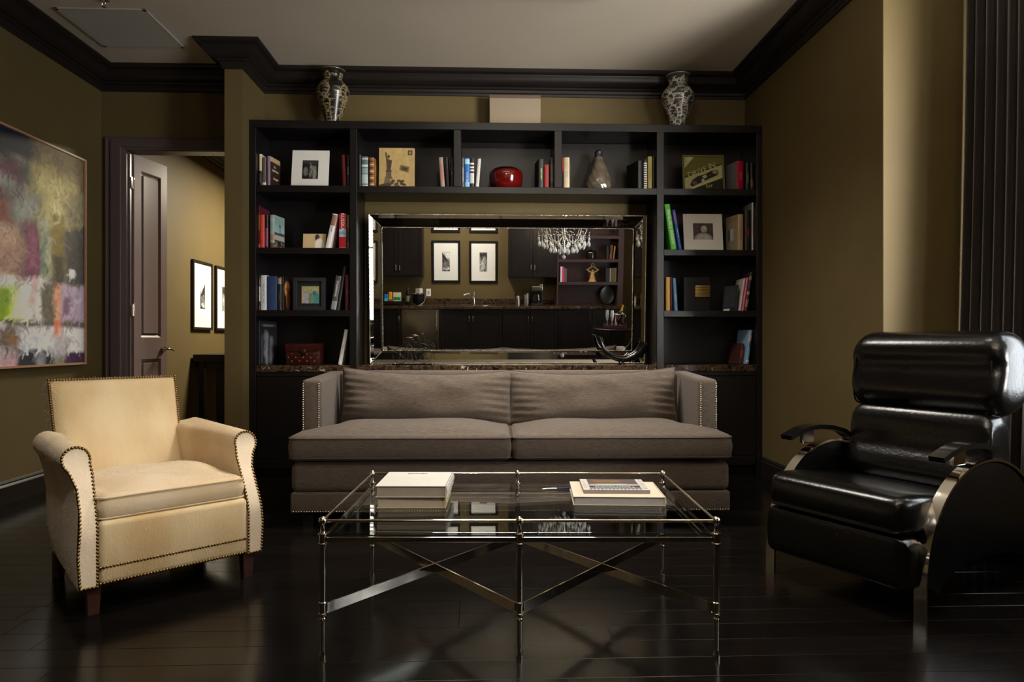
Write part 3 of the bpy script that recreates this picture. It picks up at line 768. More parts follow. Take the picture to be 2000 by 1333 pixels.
# back: slightly raked slab with rounded top, nailheads round its front edge
bw, bz0, bz1 = .280, .28, .940
bk = MB().rbox(-bw, bw, -.055, .055, 0, bz1 - bz0, .03, 4)
Mb = Matrix.Translation((-.030, .292, bz0)) @ Matrix.Rotation(R(-19.5), 4, 'X')
def wid(x, z): return x * (1 + .06 * (z / (bz1 - bz0)))
bk.v = [(wid(x, z), y, z) for x, y, z in bk.v]
bk.xf(Mb); bko = bk.build('backrest', M_HIDE, ac, smooth=40)
pad = MB(); nx_, nz_ = 24, 24; vs = []
for j in range(nz_ + 1):
    for i in range(nx_ + 1):
        u, v = -1 + 2 * i / nx_, j / nz_; z = .04 + (.630 - .04) * v
        vs.append((wid(.266, z) * u, -.0562 - .030 * ((1 - abs(u) ** 4) * (1 - abs(2 * v - 1) ** 5)) ** .6, z))
pad.add(vs, [(j * (nx_ + 1) + i, j * (nx_ + 1) + i + 1, (j + 1) * (nx_ + 1) + i + 1, (j + 1) * (nx_ + 1) + i) for j in range(nz_) for i in range(nx_)])
pad.xf(Mb).build('back_pad', M_HIDE, ac, smooth=60)
nl = MB(); path = [(-wid(.274, .30), .30), (-wid(.274, .648), .648), (wid(.274, .648), .648), (wid(.274, .30), .30)]
for a, b in zip(path[:-1], path[1:]):
    a, b = Vector(a), Vector(b); n = int((b - a).length / .0122)
    for q in range(n): p = a + (b - a) * q / n; P3 = Mb @ Vector((p.x, -.0555, p.y)); nl.dome(P3, (0, -1, .1), .0062, 7)
nl.build('nailhead_trim', M_BRASS, bko, smooth=60, kind='stuff')
fur(bko, 11000, .015, M_HAIR)
# seat box, front rail with its two nail rows, loose cushion
MB().rbox(-.305, .305, -.345, .33, .115, .365, .02, 3).build('seat_box', M_HIDE, ac, smooth=40)
fr = MB().rbox(-.302, .302, -.384, -.33, .117, .375, .024, 4); 
fr = fr.build('front_rail', M_HIDE, ac, smooth=40)
nl = MB()
for z, yy in ((.190, -.3835), (.126, -.3835)):
    x = -.298
    while x < .30: nl.dome((x, yy, z), (0, -1, 0), .0066, 7); x += .0125
nl.build('nailhead_trim', M_BRASS, fr, smooth=60, kind='stuff')
fur(fr, 2500, .010, M_HAIR)
wb_ = wob(41); cm = pillow(MB(), rrect(.600, .60, .04, 5, 0, -.065), .368, .476, .034, .036, 0, lambda x, y, w: 2.6 * wb_(2.2 * x, 2.2 * y, w))
cu = cm.build('seat_cushion', M_HIDE2, ac, smooth=50)
MB().tube([(x, y, .463) for x, y in rrect(.604, .604, .04, 5, 0, -.065)], .004, 6, closed=True).build('piping', M_HIDE, cu, smooth=60)
MB().tube([(x, y, .381) for x, y in rrect(.604, .604, .04, 5, 0, -.065)], .004, 6, closed=True).build('piping', M_HIDE, cu, smooth=60)
fur(cu, 5000, .007, M_HAIR, flow=(0, -1, 0))
for sx in (-1, 1):
    for y, tw in ((-.335, 0), (.24, .03)):
        vs = []
        for z, hw, dy in ((.125, .026, 0), (0, .020, tw)):
            vs += [(sx * .315 + a * hw, y + dy + b * hw, z) for a, b in ((-1, -1), (1, -1), (1, 1), (-1, 1))]
        MB().add(vs, [(0, 1, 2, 3), (7, 6, 5, 4)] + [(i, (i + 1) % 4, (i + 1) % 4 + 4, i + 4) for i in range(4)]).build('leg', M_MAHOG, ac)

# ================================================================== RECLINER (local -y is its front; origin between the front feet)
rc_ = thing('recliner', 'black leather recliner with arched chrome sides', 'recliner', (1.519, 2.905, 0), R(-63))
RW = .355
def arch(t, ry=.46, rz=.60): # from the front foot up and over to the rear foot
    a = PI * t; return (.46 - ry * math.cos(a), max(0.0, rz * math.sin(a) ** .72))
AR = [arch(k / 40) for k in range(41)]
for sx in (-1, 1):
    x = sx * RW
    MB().strip([(x, y, z) for y, z in AR], .048, .010, (1, 0, 0)).build('chrome_band', M_CHROME, rc_, smooth=40)
    inner = [(.46 + (y - .46) * .965, z - .012) for y, z in AR if z > .10]
    low = [(.46 + .36 * math.cos(PI * k / 14), .10 + .10 * math.sin(PI * k / 14)) for k in range(15)]
    out = inner + low
    sp_ = MB()
    n = len(out); sp_.prism(out, 'x', x - .016, x + .016)
    sp_.build('side_panel', M_LEATH, rc_)
    pad = [(.11, .630), (.14, .640), (.18, .654), (.24, .668), (.32, .672), (.42, .664), (.52, .640), (.60, .60)]
    MB().strip([(x, y, z) for y, z in pad], .062, .022, (1, 0, 0)).build('arm_pad', M_BLKWOOD, rc_, smooth=30)
    MB().rbox(x - .012, x + .012, .22, .30, .595, .66, .004).build('pad_bracket', M_CHROME, rc_)
iw = RW - .020
def loaf(x0, x1, prof, name, material=M_LEATH, nx=26, crown=.02, sm=60, end=.06):
    """upholstered roll: closed outline in (y,z), run across x, pinched and rounded at both ends."""
    n = len(prof); cy = sum(p[0] for p in prof) / n; cz = sum(p[1] for p in prof) / n; vs = []; fs = []
    for i in range(nx + 1):
        t = i / nx; t = .5 - .5 * math.cos(PI * t); x = x0 + (x1 - x0) * t
        e = min(t, 1 - t) * (x1 - x0); s = 1.0
        if e < end: s = 1 - (1 - math.sqrt(max(0, 1 - (1 - e / end) ** 2))) * .42
        for j, (y, z) in enumerate(prof):
            w = .0035 * math.sin(40 * x + 5 * z) * (1 - s) * 6
            vs.append((x, cy + (y - cy) * s + w, cz + (z - cz) * s))
    for i in range(nx):
        for j in range(n): j2 = (j + 1) % n; fs.append((i * n + j, i * n + j2, (i + 1) * n + j2, (i + 1) * n + j))
    fs += [tuple(range(n)), tuple(nx * n + j for j in range(n))]
    return MB().add(vs, fs).build(name, material, rc_, smooth=sm)
def blob(ctr, n=28):
    """smooth closed curve through control points (Catmull-Rom)."""
    out = []; m = len(ctr)
    for i in range(m):
        p0, p1, p2, p3 = [Vector(ctr[(i + k) % m]) for k in (-1, 0, 1, 2)]
        for k in range(max(2, n // m)):
            t = k / max(2, n // m); out.append(tuple(.5 * ((2 * p1) + (p2 - p0) * t + (2 * p0 - 5 * p1 + 4 * p2 - p3) * t * t + (3 * p1 - p0 - 3 * p2 + p3) * t ** 3)))
    return out
# seat, footrest
loaf(-iw, iw, blob([(-.065, .43), (-.04, .475), (.05, .487), (.25, .468), (.50, .44), (.58, .42), (.58, .34), (.30, .33), (-.03, .335), (-.062, .36)], 60), 'seat_cushion', end=.05)
loaf(-iw - .002, iw + .002, blob([(-.062, .30), (-.045, .326), (.03, .328), (.05, .30), (.05, .16), (.03, .125), (-.04, .122), (-.062, .15)], 48), 'footrest', end=.04)
MB().box(-iw + .02, iw - .02, .04, .62, .15, .34).build('under_frame', M_BLACK, rc_)
# back: lower pad, lumbar roll and head roll on a raked shell
loaf(-iw, iw, blob([(.54, .42), (.50, .48), (.515, .54), (.545, .60), (.555, .67), (.565, .735), (.60, .782), (.70, .79), (.76, .70), (.72, .5), (.66, .42)], 66), 'lower_back_pad', end=.06)
hp = loaf(-RW + .012, RW + .02, blob([(.585, .80), (.565, .86), (.575, .93), (.59, .99), (.583, 1.05), (.60, 1.10), (.66, 1.140), (.75, 1.143), (.82, 1.10), (.845, .98), (.82, .82), (.72, .765), (.63, .765)], 78), 'head_roll', end=.075)
for sx in (-1, 1):
    pr = blob([(.60, .80), (.585, .90), (.60, 1.03), (.65, 1.10), (.74, 1.115), (.80, 1.06), (.82, .95), (.80, .83), (.70, .785)], 45)
    xx = sx * (RW - .035); MB().tube([(xx, .715 + (y - .715) * 1.02, .955 + (z - .955) * 1.03) for y, z in pr], .0045, 6, closed=True).build('piping', M_LEATH, rc_, smooth=60)
MB().rbox(-iw + .03, iw - .03, .70, .80, .30, .95, .03, 3).build('back_shell', M_LEATH, rc_, smooth=40)

# ================================================================== COFFEE TABLE
TW, TD = 1.362, .842
ct = thing('coffee_table', 'glass coffee table with slender polished nickel frame', 'coffee table', (.128, 2.780, 0), R(-2.1))
ty0, ty1 = -TD / 2, TD / 2
LEGP = [(0.0, 0), (.012, 0), (.0125, .010), (.010, .020), (.0075, .030), (.008, .035), (.0085, .13), (.0085, .134), (.0115, .140), (.0085, .146), (.0085, .150), (.014, .153), (.014, .158), (.0115, .159), (.0115, .190), (.014, .191),
        (.014, .196), (.0105, .198), (.0125, .300), (.0108, .392), (.0155, .394), (.0155, .400), (.0115, .402), (.0115, .428), (.0155, .430), (.0155, .436), (.0085, .440), (.0075, .452), (.006, .462), (.006, .466)]
# turned rings, a little bulge, then the ball finial that carries the gallery rail
SPINDLE = [(.0155, .430), (.0155, .4345), (.0100, .4365), (.0080, .444), (.0062, .458), (.0075, .464), (.0128, .470), (.0140, .478), (.0115, .487), (.006, .4915), (.0012, .493)]
lg = MB().lathe([p for p in LEGP if p[1] <= .430] + SPINDLE, 18).mesh('leg', 35); lg.materials.append(M_NICKEL)
for y in (ty0, ty1):
    for x in (-TW / 2, 0, TW / 2): link('leg', lg, ct, loc=(x, y, 0))
for y in (ty0, ty1):
    for a, b in ((-TW / 2, 0), (0, TW / 2)): MB().tube([(a + .009, y, .478), (b - .009, y, .478)], .0055, 10).build('gallery_rail', M_NICKEL, ct, smooth=60)
for x in (-TW / 2, TW / 2): MB().tube([(x, ty0 + .009, .478), (x, ty1 - .009, .478)], .0055, 10).build('gallery_rail', M_NICKEL, ct, smooth=60)
for y in (ty0, ty1): MB().rbox(-TW / 2 + .01, TW / 2 - .01, y - .006, y + .006, .404, .422, .0015).build('apron_bar', M_NICKEL, ct)
for x in (-TW / 2, TW / 2): MB().rbox(x - .006, x + .006, ty0 + .01, ty1 - .01, .404, .422, .0015).build('apron_bar', M_NICKEL, ct)
M_TABLEGLASS = clear_glass('table_glass', (.87, .90, .89), 1.55)
MB().rbox(-TW / 2 + .014, TW / 2 - .014, ty0 + .010, ty1 - .010, .424, .434, .002, 2).build('glass_top', M_TABLEGLASS, ct, label='clear glass top')
for cx in (-TW / 4, TW / 4):
    for s_ in (-1, 1):
        a = Vector((cx - TW / 4 + .010, s_ * ty0, .175)); b = Vector((cx + TW / 4 - .010, -s_ * ty0, .175)); d = (b - a).normalized()
        MB().strip([a + d * .006, (a + b) / 2, b - d * .006], .036, .006, (0, 0, 1)).build('cross_bar', M_NICKEL, ct)

# ---- books and magazine lying on the glass (table frame turned by -2.1 degrees)
GT = .4345
def flat_book(name, label, cat, u_c, x, y, w, d, h, z, rot, cover, pages=M_PAGE, group=None, spine_side=1):
    """book lying flat: w across, d front to back, h thick; spine on +x (spine_side=1) or -x."""
    t = thing(name, label, cat, (x, y, z), rot, group); s = spine_side; c = .003
    cv = MB().rbox(-w / 2, w / 2, -d / 2, d / 2, 0, c, .0008, 1).rbox(-w / 2, w / 2, -d / 2, d / 2, h - c, h, .0008, 1)
    a, b = sorted((s * w / 2, s * (w / 2 - c)))
    n = 8; sp = [(s * (w / 2 - .004 + .007 * math.sin(PI * k / n)), h * k / n) for k in range(n + 1)] + [(s * (w / 2 - .006), h), (s * (w / 2 - .006), 0)]
    cv.prism(sp, 'y', -d / 2, d / 2)
    cv.build('cover', cover, t, smooth=30)
    a, b = sorted((s * (w / 2 - .006), -s * (w / 2 - .005)))
    MB().rbox(a, b, -d / 2 + .004, d / 2 - .004, c, h - c, .001, 1).build('page_block', pages, t)
    return t
M_COVW = mat('white_dust_jacket', (226, 223, 214), .42, vary=.02, vscale=9)
b1 = flat_book('book', 'thick book with olive-grey pages lying under the white book on the glass table', 'book', 0, -.298, 2.865, .275, .285, .044, GT, R(-1.5), mat('cream_jacket', (206, 190, 150), .5), group='books on the coffee table')
b2 = flat_book('book', 'thick white book on top of the pile on the glass table', 'book', 0, -.294, 2.862, .284, .292, .046, GT + .0445, R(-2.6), M_COVW, mat('grey_pages', (176, 164, 148), .8, vary=.08, vscale=120, stretch=(30, .2, .2)), group='books on the coffee table')
text('MEMOIRS', b2, (-.01, .108, .0463), (0, 0, R(180)), .020, TXT_K, sx=1.0)
b3 = flat_book('book', 'wide pale book under the magazine on the glass table', 'book', 0, .545, 2.885, .372, .300, .036, GT, R(-4), mat('ecru_cloth', (222, 208, 186), .6, bump=.1, bscale=200), mat('white_pages', (206, 202, 198), .8, vary=.06, vscale=120, stretch=(30, .2, .2)), group='books on the coffee table', spine_side=1)
mg = thing('magazine', 'glossy magazine with white masthead lying on the pale book', 'magazine', (.541, 2.899, GT + .0362), R(-3.2))
MB().rbox(-.137, .137, -.105, .118, 0, .014, .002, 2).build('pages', mat('magazine_pages', (150, 140, 136), .5, vary=.15, vscale=90, stretch=(.3, .3, 60)), mg)
cv = Canvas(110, 90, (70, 64, 64)); cv.rect(0, 1, 0, .35, (88, 78, 76), .1).rect(0, .11, 0, 1, (214, 208, 200), .01).rect(.89, 1, 0, 1, (216, 210, 204), .01)
cv.rect(.11, .89, .46, .62, (172, 164, 160), .08).rect(.25, .70, .44, .56, (166, 190, 188), .06, warp=.05).rect(.22, .66, .10, .30, (140, 88, 42), .08, warp=.12).rect(.30, .6, .16, .26, (112, 98, 34), .05, warp=.1)
cv.rect(.11, .89, .66, .76, (30, 27, 27), .01).rect(.11, .89, .76, .84, (142, 132, 130), .02).rect(.06, .94, .87, 1, (208, 206, 204), .02)
for k in range(14): cv.rect(.10 + .058 * k, .13 + .058 * k, .88, .97, (92, 126, 138) if k % 3 else (60, 84, 120), .01)
for k in range(8): cv.rect(.02, .08, .08 + .10 * k, .13 + .10 * k, (150, 146, 142), .01, .7).rect(.915, .985, .05 + .11 * k, .09 + .11 * k, (70, 66, 64), .01, .7)
pm = print_mesh('cover_print', cv, .272, .221, M_PRINT)
link('cover_print', pm, mg, loc=(0, .0065, .0146), rot=(R(-90), 0, 0))
text('TexasMonthly', mg, (.0, -.044, .0150), (0, 0, R(180)), .026, TXT_W, sx=1.15)
pn = thing('pen', 'thin silver and blue pen lying behind the magazine on the glass', 'pen', (.312, 3.044, GT + .0045), R(6))
MB().tube([(-.066, 0, 0), (-.058, 0, 0), (-.05, 0, 0), (.0, 0, 0)], [.0006, .0018, .0034, .0034], 10).build('barrel', M_CHROME, pn, smooth=50)
MB().tube([(.0, 0, 0), (.058, 0, 0), (.064, 0, 0)], [.0036, .0036, .0026], 10).build('cap', mat('blue_plastic', (34, 40, 120), .3), pn, smooth=50)

# ================================================================== THINGS ON THE SHELVES
Z1, Z2, Z3, Z4 = 2.3435, 1.8455, 1.3475, .9065
GRP = {Z1: 'books on the top shelf', Z2: 'books on the second shelf', Z3: 'books on the third shelf', Z4: 'books on the marble tops'}
BAYS = [(-1.836, -1.097), (-1.04, -.268), (-.21, .545), (.604, 1.38), (1.439, 2.203)]
def book(label, u0, u1, vt, z, cover, y=5.56, d=.165, lean=0.0, yaw=0.0, pages=None, panels=(), spine=None, front=None, art=None, side=1, h=None, tk=None, cx=None):
    """standing book with its spine to the room. panels: (z0,z1,colour) bands of the spine as fractions; spine: (text, ink, size, zc);
    front: (text, ink, size, yf, zf) lines on the visible cover; art: canvas for that cover; side +1 shows the +x cover."""
    x0, x1 = rayx(u0, y), rayx(u1, y)
    tk = tk or (x1 - x0); cx = (x0 + x1) / 2 if cx is None else cx
    h = h or (rayz((u0 + u1) / 2, vt, y) - z); a = R(lean)
    if lean: h = h / math.cos(a)
    rm = Matrix.Rotation(R(yaw), 3, 'Z') @ Matrix.Rotation(a, 3, 'Y')   # keep clear of the uprights
    ex = [(rm @ Vector((sx * (tk / 2 + .0012), yy, zz))).x for sx in (-1, 1) for yy in (-.006, d) for zz in (0, h)]
    lo, hi = next(((p0, p1) for p0, p1 in BAYS if p0 - .03 < cx < p1 + .03))
    cx0 = cx; cx = max(cx, lo + .0015 - min(ex)); cx = min(cx, hi - .0015 - max(ex))
    if not lean and cx != cx0: tk = max(.006, tk - abs(cx - cx0)); cx = cx0 + (cx - cx0) / 2
    t = thing('book', label, 'book', (cx, y, z + .0005 + abs(math.sin(a)) * tk / 2), (0, a, R(yaw)), GRP[z])
    c = min(.003, tk * .2); cm = cover if not isinstance(cover, tuple) else flat(cover, .45)
    cv = MB().box(-tk / 2, -tk / 2 + c, .003, d, 0, h).box(tk / 2 - c, tk / 2, .003, d, 0, h)
    n = 8; sp = [(-tk / 2 + tk * k / n, .003 - .0055 * math.sin(PI * k / n) ** .6) for k in range(n + 1)] + [(tk / 2, .006), (-tk / 2, .006)]
    cv.prism(sp, 'z', 0, h); cv.build('cover', cm, t, smooth=40)
    MB().box(-tk / 2 + c, tk / 2 - c, .006, d - .004, .003, h - .003).build('page_block', pages or M_PAGE, t)
    for q in panels:
        p0, p1, col = q[:3]
        MB().prism([(-tk / 2 * 1.004 + tk * k / n * 1.004, .0024 - .0057 * math.sin(PI * k / n) ** .6) for k in range(n + 1)] + [(tk / 2, .0045), (-tk / 2, .0045)], 'z', h * p0, h * p1).build('spine_band', flat(col, .5), t, smooth=40)
    if spine: 
        tx, ink, sz, zc = spine[:4]
        text(tx, t, (0, -.0034, h * zc), (R(90), R(90), 0), sz, ink, sx=spine[4] if len(spine) > 4 else 1.0)
    if front:
        for tx, ink, sz, yf, zf in front: text(tx, t, (side * (tk / 2 + .0007), d * yf, h * zf), (R(90), 0, R(90) * side), sz, ink)
    if art is not None:
        link('cover_print', print_mesh('cover_print', art, d - .004, h - .002, M_PRINT), t, loc=(side * (tk / 2 + .0004), d / 2, h / 2), rot=(0, 0, R(90) * side))
    return t
# ---- top shelf, first bay
book('cream and black book first on the top shelf', 503, 511, 301, Z1, (222, 208, 178), panels=((0, .48, (22, 20, 20)),), spine=('LIFE STORIES', TXT_G, .012, .26))
book('brown-grey slim book between the cream-and-black and lavender books', 511.6, 519.4, 308, Z1, (92, 82, 74), panels=((.02, .14, (214, 210, 202)),))
cvk = Canvas(30, 44, (54, 36, 26)); cvk.rect(0, 1, 0, .16, (188, 158, 118), .03).rect(.55, .95, .90, .98, (206, 142, 40), .02).grain(.2)
book('lavender-spined book with dark brown cover reading keeper', 521, 528, 305, Z1, (150, 128, 158), d=.175, yaw=-9, art=cvk, front=[('The', TXT_W, .026, .45, .70), ('Lighthouse', TXT_W, .026, .50, .58), ('keeper', TXT_W, .030, .56, .32)], pages=M_WHITE)
book('maroon book leaning beside the first divider on the top shelf', 669.5, 676, 303, Z1, (128, 34, 36), lean=-2)
book('charcoal book with white lettering against the first divider', 677, 682.5, 303, Z1, (58, 52, 52), spine=('STANLEY', TXT_W, .016, .5))
# second bay
book('dark grey book against the left side of the second bay', 698, 705, 303, Z1, (62, 64, 64), d=.14)
book('blue-grey book with a pale face photo on its spine', 706.5, 718.5, 306, Z1, (92, 108, 110), panels=((.12, .42, (172, 190, 188)), (.45, .62, (140, 160, 160)), (.66, .74, (196, 210, 208)), (.90, .95, (188, 196, 194)), (.02, .08, (200, 205, 200))))
cvk = Canvas(20, 40, (140, 94, 52)); cvk.rect(.3, .8, .2, .9, (196, 148, 84), .2, warp=.15).grain(.3)
book('tan-brown banded book beside the sepia statue box', 721, 730, 308, Z1, (150, 98, 58), art=cvk, yaw=-8, panels=tuple((.08 + .11 * k, .085 + .11 * k + .035, (70, 40, 24) if k % 2 else (206, 178, 138)) for k in range(8)))
book('grey book with orange-red lettering leaning in the second bay', 861, 869, 308, Z1, (146, 128, 118), lean=-4, spine=('CALIFORNIA', mat('orange_ink', (204, 74, 44), .5), .028, .5, .85))
book('black book leaning next to the orange-lettered one', 871, 878.5, 308, Z1, (24, 23, 22), lean=-3)
book('very dark slim book against the second divider', 879.5, 885.5, 309, Z1, (34, 31, 28), spine=('TALES', TXT_Y, .010, .5))
# third bay
book('grey book with white lettering at the left of the third bay', 900.5, 907, 309, Z1, (88, 86, 90), spine=('THE GREAT PORTRAITS', TXT_W, .011, .45))
book('bright blue book on the top shelf', 908, 917, 309, Z1, (36, 108, 184), spine=('Turtle Bay', TXT_W, .020, .36), panels=((0, .20, (120, 178, 214)), (.80, .96, (160, 200, 226))))
book('black book with a white picture panel on its spine', 917.6, 926, 309, Z1, (24, 24, 26), panels=((.16, .50, (190, 190, 188)), (.56, .62, (210, 208, 204)), (.66, .72, (210, 208, 204)), (.78, .84, (210, 208, 204))))
book('white-edged book leaning beside the red lacquer pot', 928.5, 935, 308, Z1, (62, 58, 56), lean=4.5, pages=M_WHITE, panels=((.05, .95, (196, 192, 186)),))
book('black book with gold title right of the red pot', 1052, 1062, 311, Z1, (20, 19, 17), spine=('GRETCHEN', TXT_Y, .018, .5), yaw=8, d=.16)
book('plain dark red book on the top shelf', 1063, 1072.5, 322, Z1, (128, 32, 30))
book('grey-black mottled book against the third divider', 1075, 1081.5, 308, Z1, (70, 66, 64), panels=((.2, .8, (108, 102, 98)),))
# fourth bay
book('thin red and black book against the third divider in the fourth bay', 1098.2, 1100, 308, Z1, (196, 52, 34), tk=.008, panels=((0, .55, (28, 26, 24)),))
cvk = Canvas(14, 40, (126, 116, 98)); cvk.rect(.2, .8, .3, .9, (92, 88, 78), .2, warp=.2)
book('tan book with tall grey title letters on the top shelf', 1101.5, 1112, 308, Z1, (182, 164, 134), art=cvk, yaw=-9, spine=('LUCKY YOU', TXT_G, .036, .66, .75))
book('large black book at the right end of the fourth bay', 1246, 1256.5, 314, Z1, (15, 14, 13), d=.20, yaw=16)
book('black and white striped book in the fourth bay', 1257.5, 1264, 312, Z1, (30, 28, 26), panels=tuple((.03 + .075 * k, .07 + .075 * k, (206, 202, 190)) for k in range(12)))
book('olive-gold book in the fourth bay', 1265.5, 1274, 306, Z1, (138, 124, 62), spine=('GOLDEN FIELDS', TXT_K, .013, .5))
book('dark olive slim book against the fourth divider', 1275, 1282, 306, Z1, (54, 48, 30))
# fifth bay
book('crimson book with grey cover on the top shelf', 1439, 1453, 315, Z1, (176, 18, 52), side=-1, art=Canvas(8, 12, (118, 112, 118)), yaw=12, d=.17, spine=('FREUD', flat((204, 160, 120)), .022, .5))
book('black book with white title beside the crimson book', 1457, 1464, 318, Z1, (26, 24, 24), spine=('THE MUSIC ROOM', TXT_W, .010, .45))
book('black book at the far right of the top shelf', 1466, 1474, 319, Z1, (20, 18, 17), panels=((.1, .4, (92, 84, 40)),))
# ---- second shelf, left bay
book('tall maroon book at the left of the second shelf', 503, 506.2, 402, Z2, (96, 22, 40), d=.255, yaw=0, panels=((.42, .78, (150, 128, 58)), (.02, .10, (176, 160, 160))))
book('plain orange-red book on the second shelf', 507.5, 516.5, 420, Z2, (214, 70, 58))
book('black book with a mauve spine panel on the second shelf', 517.5, 523.5, 420, Z2, (30, 24, 24), panels=((.06, .60, (134, 70, 100)),))
cvk = Canvas(44, 66, (150, 178, 174)); cvk.rect(0, 1, 0, .3, (128, 156, 156), .2).ell(.55, .30, .07, .06, (50, 54, 54), .4).rect(.5, .62, .34, .5, (110, 128, 126), .05).rect(0, 1, .50, .60, (54, 72, 70), .03, warp=.05)
cvk.rect(.08, 1, .58, .72, (176, 170, 162), .02).rect(0, 1, .73, 1, (40, 34, 30), .02)
for k in range(26): cvk.ell(RNG.uniform(0, 1), RNG.uniform(.76, .98), .05, .035, (150, 138, 122) if k % 2 else (84, 70, 60), .6)
book('pale teal book with a crowd photo on its cover', 526.5, 536, 420, Z2, (158, 180, 172), art=cvk, yaw=-10, d=.175, panels=((0, .17, (112, 84, 74)), (.24, .42, (186, 132, 124)), (.80, .90, (176, 188, 184))))
book('white book leaning with a brown picture at its top', 635, 644.5, 419, Z2, (220, 216, 212), lean=12.3, panels=((.66, .97, (140, 106, 84)),), spine=('JOURNEY', TXT_K, .014, .58))
book('bright red book with a large white title on the second shelf', 662, 676, 418, Z2, (176, 20, 36), spine=('RUSSKA', TXT_W, .040, .77, 1.0), panels=((.34, .56, (150, 178, 208)), (.40, .48, (220, 222, 222)), (.03, .04, (214, 150, 140))))
book('slim pale book against the first divider on the second shelf', 677.5, 682.3, 420, Z2, (150, 140, 116), panels=((.2, .6, (104, 92, 70)),))
# second shelf, right bay
book('green book with big white letters leaning on the second shelf', 1311.5, 1322, 400, Z2, (78, 168, 54), lean=-9.0, y=5.53, d=.21, panels=(), spine=('TRAVELLERS & SANDBARS', TXT_W, .034, .5, .72))
book('slim blue and purple book leaning on the green one', 1326.5, 1332, 411, Z2, (44, 72, 150), lean=-9.8, y=5.53, spine=('WHEREVER I GO', TXT_W, .009, .42), panels=((.66, .94, (108, 84, 160)),))
cvk = Canvas(40, 60, (166, 152, 126)); cvk.rect(.15, .62, .36, .68, (206, 214, 220), .02).rect(.15, .35, .36, .68, (80, 104, 110), .03).rect(.12, .9, .08, .1, (126, 112, 90)).rect(.12, .8, .14, .16, (126, 112, 90))
book('beige book with a small photo on its cover', 1441.5, 1452, 419, Z2, (196, 166, 130), side=-1, art=cvk, yaw=11, d=.19, spine=('MY NAME IS RED', TXT_R, .015, .46))
book('thick black book with a small red title on the second shelf', 1455, 1466.5, 410, Z2, (13, 13, 13), spine=('TAROT', TXT_R, .026, .42))
book('tall white book at the far right of the second shelf', 1468.5, 1474.5, 396, Z2, (208, 204, 200), side=-1, art=Canvas(8, 12, (150, 154, 152)), yaw=0, d=.21, spine=('A HISTORY OF THE WESTERN WORLD', TXT_R, .008, .45))
# ---- third shelf, left bay
book('dark book with a white label at the left of the third shelf', 498, 508, 540, Z3, (34, 24, 20), panels=((.26, .70, (214, 204, 198)), (.74, .92, (128, 96, 70)), (.03, .12, (110, 84, 52))))
book('white book with grey title letters on the third shelf', 509, 520.5, 538, Z3, (210, 212, 216), spine=('TIME AFTER TIME', TXT_G, .022, .5), pages=M_WHITE)
book('thick blue book on the third shelf', 521.5, 541, 540, Z3, (40, 61, 100), spine=('ATLAS', flat((96, 74, 60)), .022, .6))
book('black book with brown lettering next to the thick blue one', 542, 549.5, 541, Z3, (26, 23, 22), panels=((.78, .96, (150, 128, 104)),), spine=('LONESOME', flat((120, 80, 60)), .014, .42))
cvk = Canvas(30, 50, (22, 20, 19)); cvk.ell(.38, .36, .26, .22, (196, 136, 74), .5).ell(.5, .70, .2, .30, (178, 112, 52), .5).ell(.3, .36, .06, .03, (90, 52, 26), .6)
book('black book with an amber face on its cover', 550.5, 553, 541, Z3, (20, 18, 17), art=cvk, d=.16, yaw=-12, tk=.016)
book('charcoal book with silver title leaning on the third shelf', 645.5, 656, 540, Z3, (70, 68, 68), lean=9, panels=((.02, .26, (134, 130, 128)),), spine=('STONEHENGE', TXT_W, .020, .62))
book('black book leaning behind the charcoal one', 657, 662.3, 521, Z3, (34, 32, 32), lean=9)
book('dusky red book against the first divider on the third shelf', 674, 681, 537, Z3, (112, 38, 48), spine=('IMPERIAL', flat((180, 140, 130)), .012, .5))
# third shelf, right bay
book('mustard yellow book on the third shelf', 1301, 1309, 542, Z3, (202, 160, 84))
book('slim maroon and black book beside the mustard one', 1310, 1313.5, 542, Z3, (72, 18, 28))
book('light blue paperback leaning beside the maroon one', 1318.5, 1324, 544, Z3, (84, 128, 170), lean=-3.6, spine=('NANTUCKET', TXT_W, .010, .4))
cvk = Canvas(36, 60, (32, 35, 38))
for k in range(13): cvk.rect(.1, .9, .06 + .062 * k, .085 + .062 * k, (74, 78, 80), .01)
cvk.rect(.12, .55, .91, .98, (210, 208, 200), .01)
book('black paperback showing its printed back cover on the third shelf', 1437, 1439.5, 557, Z3, (30, 33, 36), side=-1, art=cvk, yaw=28, d=.15, tk=.014, lean=7)
book('white book leaning beside the pink one', 1443, 1447.5, 545, Z3, (196, 190, 184), lean=8.5)
book('pink book leaning on the third shelf', 1448.5, 1453, 543, Z3, (222, 96, 148), lean=8.5)
book('dark patterned book leaning at the right end of the third shelf', 1454, 1459.5, 533, Z3, (58, 50, 42), lean=8.5, panels=((.1, .3, (150, 110, 70)), (.42, .5, (180, 160, 70)), (.8, .9, (128, 120, 110))))
